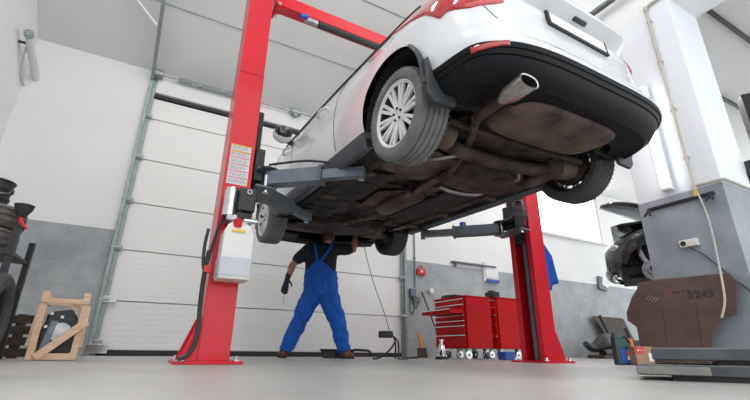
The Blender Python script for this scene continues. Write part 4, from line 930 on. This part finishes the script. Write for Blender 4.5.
t = thing('power_socket','white double power socket on the grey pillar face','socket',(px,-1.37,1.19)); MB().box((-.025,0,0),(.05,.17,.075)).build('box_body', M['plastwhite'], t, bevel=.008); MB().cyl((-.05,.045,0),(-.056,.045,0),.026).build('outlet', M['blackplastic'], t)
b = MB(); b.tube([(-.04,.02,-.03),(-.03,-.10,-.14),(-.02,-.30,-.42),(-.02,-.55,-.75)],.006,6,6); b.build('cord', M['blackplastic'], t)
b = MB(); b.tube([(px-.04,-1.569,1.68),(2.57,-1.597,1.461),(2.56,-1.604,1.248),(2.52,-1.603,.915),(2.42,-1.623,.65),(2.39,-1.612,.533),(2.37,-1.57,.42)],.010,8,8); tag(b.build('hanging_rope', M['rope'], None),'pale rope hanging down the pillar in front of the brown board','rope')
t = thing('fuse_box','small black box with a red edge on the side face of the white pillar','box',(3.33,-1.78,1.92)); MB().box((.03,-.06,.1),(.14,.12,.2)).build('box_body', M['blackplastic'], t, bevel=.01); MB().box((-.045,-.122,.1),(.012,.006,.18)).build('red_edge', M['redplastic'], t)
# brown board with stencilled figures
t = thing('hardboard_sheet','large brown board with ragged cut corners and stencilled figures leaning against the pillar','board',(2.40,-1.2,0))
yz = [(-0.782,0.855),(-1.0,.862),(-1.641,0.838),(-1.698,0.746),(-1.646,0.457),(-1.522,0.414),(-1.42,.25),(-1.375,0.03),(-0.76,0.0),(-0.751,0.179),(-0.732,0.375),(-0.635,0.452),(-0.63,.54),(-0.667,0.62),(-0.70,.70),(-0.767,0.785)]
lean = .19/.9; ln = math.hypot(1,lean)
T = frame((0,1.2,0),(0,-1,0),(lean/ln,0,1/ln))
MB().prism([(-y,z*ln) for y,z in yz],-.008,.008,T).build('panel', M['card'], t, bevel=.003)
b = MB()
def bpt(y,z,o=.0095): return T @ Vector((-y,z*ln,o))
for k in range(5): c = bpt(-1.10-.045*k,.70+.002*k); b = MB(); b.cyl(c,c+Vector((-.002,0,0)),.012,n=10); b.build('rust_spot', M['redprint'] if k in (0,) else M['darkwood'], t)
fc = bpy.data.curves.new('stencil','FONT'); fc.body = '0245'; fc.size = .11; fc.extrude = .0008; fc.space_character = 1.1; fc.resolution_u = 3
fo = bpy.data.objects.new('stencil_tmp',fc); COL.objects.link(fo); dg = bpy.context.evaluated_depsgraph_get(); me = bpy.data.meshes.new_from_object(fo.evaluated_get(dg)); bpy.data.objects.remove(fo)
me.materials.clear(); me.materials.append(M['blackplastic']); st = bpy.data.objects.new('stencil_figures',me); COL.objects.link(st); st.parent = t
o = bpt(-1.265,.622,.0105); xd = Vector((0,-1,0)); yd = Vector((lean/ln,0,1/ln)); st.matrix_local = frame(o,xd,yd)
for y in (-1.02,-1.33): a = bpt(y,.60,.0085); c = bpt(y,.05,.0085); b = MB(); b.beam(a,c,.004,.002,(1,0,0)); b.build('panel_joint', M['blackplastic'], t)
for k in range(4):
    a = bpt(-.86-.03*k,.66-.01*k,.010); c = bpt(-.90-.03*k,.70-.01*k,.010); b = MB(); b.beam(a,c,.003,.002,(1,0,0)); b.build('scratch', M['rope'], t)
for k in range(6):
    a = bpt(-.70-.0*k,.56-.03*k if k<4 else .45-.02*k,.010); c = bpt(-.79,.565-.03*k if k<4 else .455-.02*k,.010); b = MB(); b.beam(a,c,.002,.002,(1,0,0)); b.build('scratch', M['brownplate'], t)
# bottle, box, funnel behind the board
t = thing('oil_bottle','dark green oil bottle with a blue and red label standing beside the brown board','bottle',(1.99,-.82,0),(0,0,-YAW))
t.scale = (.86,.86,.86)
b = MB(); pf = [(-.09,0),(.09,0),(.09,.19),(.07,.245),(.0,.285),(-.035,.30),(-.035,.315),(-.085,.315),(-.088,.29),(-.09,.2)]
b.prism(pf,-.045,.045,frame((0,0,0),(1,0,0),(0,0,1))); b.build('bottle_body', M['bottle'], t, bevel=.015, seg=3); MB().cyl((-.06,0,.31),(-.06,0,.345),.026).build('cap', M['bottle'], t); b = MB(); b.tube([(-.02,-.0,.28),(.05,0,.31),(.10,0,.25),(.085,0,.17)],.016,8,5); b.build('handle', M['bottle'], t)
lb_ = MB().box((.02,-.047,.10),(.12,.004,.15)).build('label', M['bluebox'], t); MB().box((.055,-.050,.125),(.06,.003,.05)).build('label_stripe', M['redprint'], lb_); MB().box((.055,-.050,.075),(.06,.003,.04)).build('label_print', M['paper'], lb_)
t = thing('carton','small cardboard carton with a red and white mark beside the green bottle','box',(2.06,-.96,0),(0,0,-YAW))
t.scale = (.86,.86,.95)
MB().box((.0,0,.09),(.20,.14,.18)).build('carton_body', M['cardbox'], t, bevel=.004); b = MB(); b.box((-.05,-.072,.145),(.09,.003,.06)); rl = b.build('red_mark', M['redprint'], t); b = MB(); b.box((-.065,-.0745,.145),(.022,.002,.008)); b.box((-.065,-.0745,.145),(.008,.002,.022)); b.build('white_cross', M['paper'], rl); b = MB(); b.box((-.03,-.0745,.145),(.02,.002,.006)); b.build('white_dash', M['paper'], rl)
MB().box((.065,-.072,.08),(.05,.003,.08)).build('paper_label', M['paper'], t)
t = thing('spatula','orange scraper with a black handle standing behind the small carton','scraper',(2.16,-.82,0),(0,0,-YAW))
b = MB(); b.prism([(-.05,0),(.05,0),(.02,.26),(-.02,.26)],-.008,.008,frame((0,0,0),(1,0,0),(0,0,1))); b.build('blade', M['orange'], t, bevel=.003); MB().cyl((0,0,.25),(-.03,0,.36),.013).build('handle', M['blackplastic'], t)
# mat and scrap against the far wall
t = thing('floor_mat','large brown rubber mat leaning against the grey back wall on the right','mat',(8.35,yw-.3,0))
b = MB(); b.prism([(-.62,1.02),(-.45,.80),(-.30,.45),(-.15,.0),(.95,.0),(.78,.55),(.68,1.02)],-.012,.012,frame((0,0,0),(1,0,0),(0,.2,.98))); b.build('sheet', M['brownplate'], t, bevel=.006); b = MB(); b.beam((-.62,-.02,1.0),(-.12,-.05,.05),.05,.05,(0,1,0)); b.build('rolled_edge', M['blackplastic'], t)
t = thing('car_radiator','dark ribbed radiator lying in front of the leaning brown mat','car part',(7.75,yw-.8,0))
MB().box((.15,0,.22),(1.0,.35,.38)).build('core', M['brownplate'], t, bevel=.02)
for k in range(7): MB().box((.15,-.18,.07+.05*k),(.96,.02,.012)).build('fin', M['blackplastic'], t)
t = thing('scrap_bumper','black crumpled bumper part on the floor left of the ribbed radiator','car part',(6.95,yw-.8,0))
b = MB(); b.tube([(-.6,0,.30),(-.3,.05,.22),(0,0,.33),(.25,.05,.42),(.45,.0,.35)],[.06,.09,.16,.14,.08],12,6); b.build('bumper_shell', M['blackplastic'], t); b = MB(); b.tube([(-.2,-.1,.10),(.1,-.12,.12),(.4,-.1,.12)],.10,10,5); b.build('foam', M['blackmetal'], t)
MB().box((0,-.1,.04),(.9,.4,.07)).build('board', M['darkwood'], t)
t = thing('wall_bin','small grey holder with papers fixed to the back wall near the far window','holder',(8.6,yw,1.9)); MB().box((-.1,-.04,-.02),(.34,.06,.34),rot=(0,.2,0)).build('back_plate', M['armgrey'], t, bevel=.01); MB().box((-.02,-.08,.02),(.26,.02,.26),rot=(0,.35,0)).build('papers', M['paper'], t)
# steel planks in the foreground
pd = Vector((.47,-.88,0)).normalized(); pang = math.atan2(pd.y,pd.x)
def plank(lbl, P, L, w, z0, z1, lip):
    t = thing('steel_plank',lbl,'plank',(P.x,P.y,0),(0,0,pang))
    MB().box((L/2,w/2,(z0+z1)/2),(L,w,z1-z0)).build('plate', M['slab'], t, bevel=.004)
    MB().box((L/2,w/2,z1+.002),(L-.02,w-.02,.004)).build('wear_surface', M['slabtop'], t)
    if lip: MB().box((.125,-.012,(z0+z1)/2),(.25,.03,z1-z0-.006)).build('edge_strip', M['slabtop'], t, bevel=.004)
    if z0 < .05: MB().box((.12+(L-.12)/2,w*.5,z0/2),(L-.12,w*.86,z0)).build('dark_gap_batten', M['blackplastic'], t)  # long black filler stands in for the shadow in the gap under the plank
    else:
        for x in (.30,.72,1.15): MB().box((x,w*.5,(.0625+z0)/2),(.16,w*.8,z0-.0625)).build('dark_gap_batten', M['blackplastic'], t)
    return t
plank('dark steel plank with a scuffed edge lying lowest in the right foreground', Vector((-.372,-2.352,0)), 1.5,.42,.020,.058,True)
plank('dark steel plank stacked on top of the other in the right foreground', Vector((-.335,-2.405,0)), 1.45,.40,.080,.124,False)
# ------------------------------------------------------------------ the dark car in the next bay
dc = thing('car','black car raised behind the pillar with its bonnet open, only its nose showing','car',(3.86,.36,1.30),(0,0,-1.03))
b = MB(); NX = 40; rows = []
def dprof(x):     # (z low, z high) of the side at distance x behind the nose
    lo = -.02+.10*max(0,1-x/.18)**2; hi = .34+.36*math.sqrt(min(1,x/.95))+.06*min(1,x/2); return lo,hi
DA = .62; DR = .34
for i in range(NX+1):
    x = 4.3*(i/NX)**1.5; lo,hi = dprof(x)
    d = abs(x-DA); zl = max(lo, .02+math.sqrt(max(0,DR*DR-d*d))) if d < DR else lo
    d2 = abs(x-3.4); zl = max(zl,.02+math.sqrt(max(0,DR*DR-d2*d2))) if d2 < DR else zl
    inset = .34*max(0,1-x/.5)**2.2; W2 = 1.75; r = []
    for v in range(9): r.append((x, inset+.03+.03*math.cos(v/8*PI)+(.14*(v/8)**4), zl+(hi-zl)*v/8))
    for v in range(1,8): r.append((x, inset+.15+(W2-2*inset-.3)*v/8, hi+.05*math.sin(PI*v/8)))
    for v in range(9): r.append((x, W2-(inset+.03+.03*math.cos((8-v)/8*PI)+(.14*((8-v)/8)**4)), zl+(hi-zl)*(8-v)/8))
    rows.append(r)
b.grid(rows); o = len(b.v)
b.build('body_shell', M['darkcar'], dc, smooth=50)
b = MB(); n0 = rows[0]; b.add([tuple(p) for p in n0],[tuple(range(len(n0)))]); b.tube([(.10,.36,.06),(.05,.6,.06),(.04,.9,.06),(.05,1.2,.06),(.10,1.4,.06)],.085,10,4); b.build('front_bumper', M['darkcar'], dc, smooth=50)
for y in (.25,1.5):
    b = MB(); b.ball((.17,y,.38),(.09,.12,.07),10); b.build('headlight', M['chrome'], dc)
b = MB(); b.cyl((.17,.12,.07),(.15,.06,.07),.055,n=20); b.build('fog_lamp', M['blackplastic'], dc)
b = MB(); b.box((2.2,.875,.0),(4.0,1.5,.1)); b.box((.62,.5,.12),(.66,.50,.46)); b.build('floor_pan', M['well'], dc, bevel=.02)
b = MB(); b.prism([(.15,.70),(.30,.74),(2.2,.80),(2.2,.86),(1.5,1.25),(1.7,1.30),(3.2,1.3),(3.9,.85),(2.2,.70)],.12,1.6,frame((0,0,0),(1,0,0),(0,0,1)) @ Matrix.Rotation(0,4,'Z') @ Matrix.Scale(-1,4,(0,0,1))); b.build('cabin', M['glass'], dc, bevel=.05)
b = MB(); b.cyl((.60,.20,-.02),(.60,.06,-.02),.14,n=28); b.cyl((.60,.06,-.02),(.60,.0,-.02),.08,n=20); hb = b.build('brake_hub', M['steel'], dc, bevel=.006); b = MB(); b.cyl((.60,.0,-.02),(.60,-.006,-.02),.045,n=16); b.build('hub_centre', M['under2'], hb)
b = MB(); b.tube([(.48,.22,.40),(.50,.18,.2),(.58,.16,.03)],.04,8,4); b.build('strut', M['steel'], dc)
b = MB(); rows = []
for i in range(13):
    t_ = i/12; r = []
    for v in range(9):
        w = (v/8-.5)*2; r.append((.05+1.05*t_+.22*w*w*(1-t_), .875+w*.68*(.35+.65*t_**.6), 1.30-.50*t_+ .05*math.sin(t_*PI)-.04*w*w))
    rows.append(r)
b.grid(rows); b.build('bonnet', M['darkcar'], dc, solid=.045, smooth=60)
# its lift, mostly hidden behind the pillar
l2 = thing('vehicle_lift','dark lift column carrying the black car behind the pillar','car lift',(3.86,.36,0),(0,0,-1.03))
for y in (-.55,2.3):
    b = MB(); b.box((2.1,y,1.7),(.28,.24,3.4)); b.build('post', M['blackmetal'], l2, bevel=.01); MB().box((2.1,y,.012),(.6,.55,.024)).build('base_plate', M['blackmetal'], l2)
    for dx in (-.55,.7):
        s_ = 1 if y < 1 else -1
        MB().beam((2.1,y+s_*.12,1.14),(2.1+dx,y+s_*.85,1.14),.10,.10).build('swing_arm', M['darksteel'], l2, bevel=.006); MB().cyl((2.1+dx,y+s_*.82,1.18),(2.1+dx,y+s_*.82,1.25),.06).build('rubber_pad', M['blackplastic'], l2)
# ------------------------------------------------------------------ light
wd = bpy.data.worlds.new('daylight'); S.world = wd; wd.use_nodes = True
bg = wd.node_tree.nodes['Background']; bg.inputs[0].default_value = (.93,.97,1.0,1); bg.inputs[1].default_value = 1.15
S.view_settings.view_transform = 'Standard'; S.view_settings.look = 'None'; S.view_settings.gamma = 1; S.view_settings.use_curve_mapping = False
S.view_settings.exposure = .86
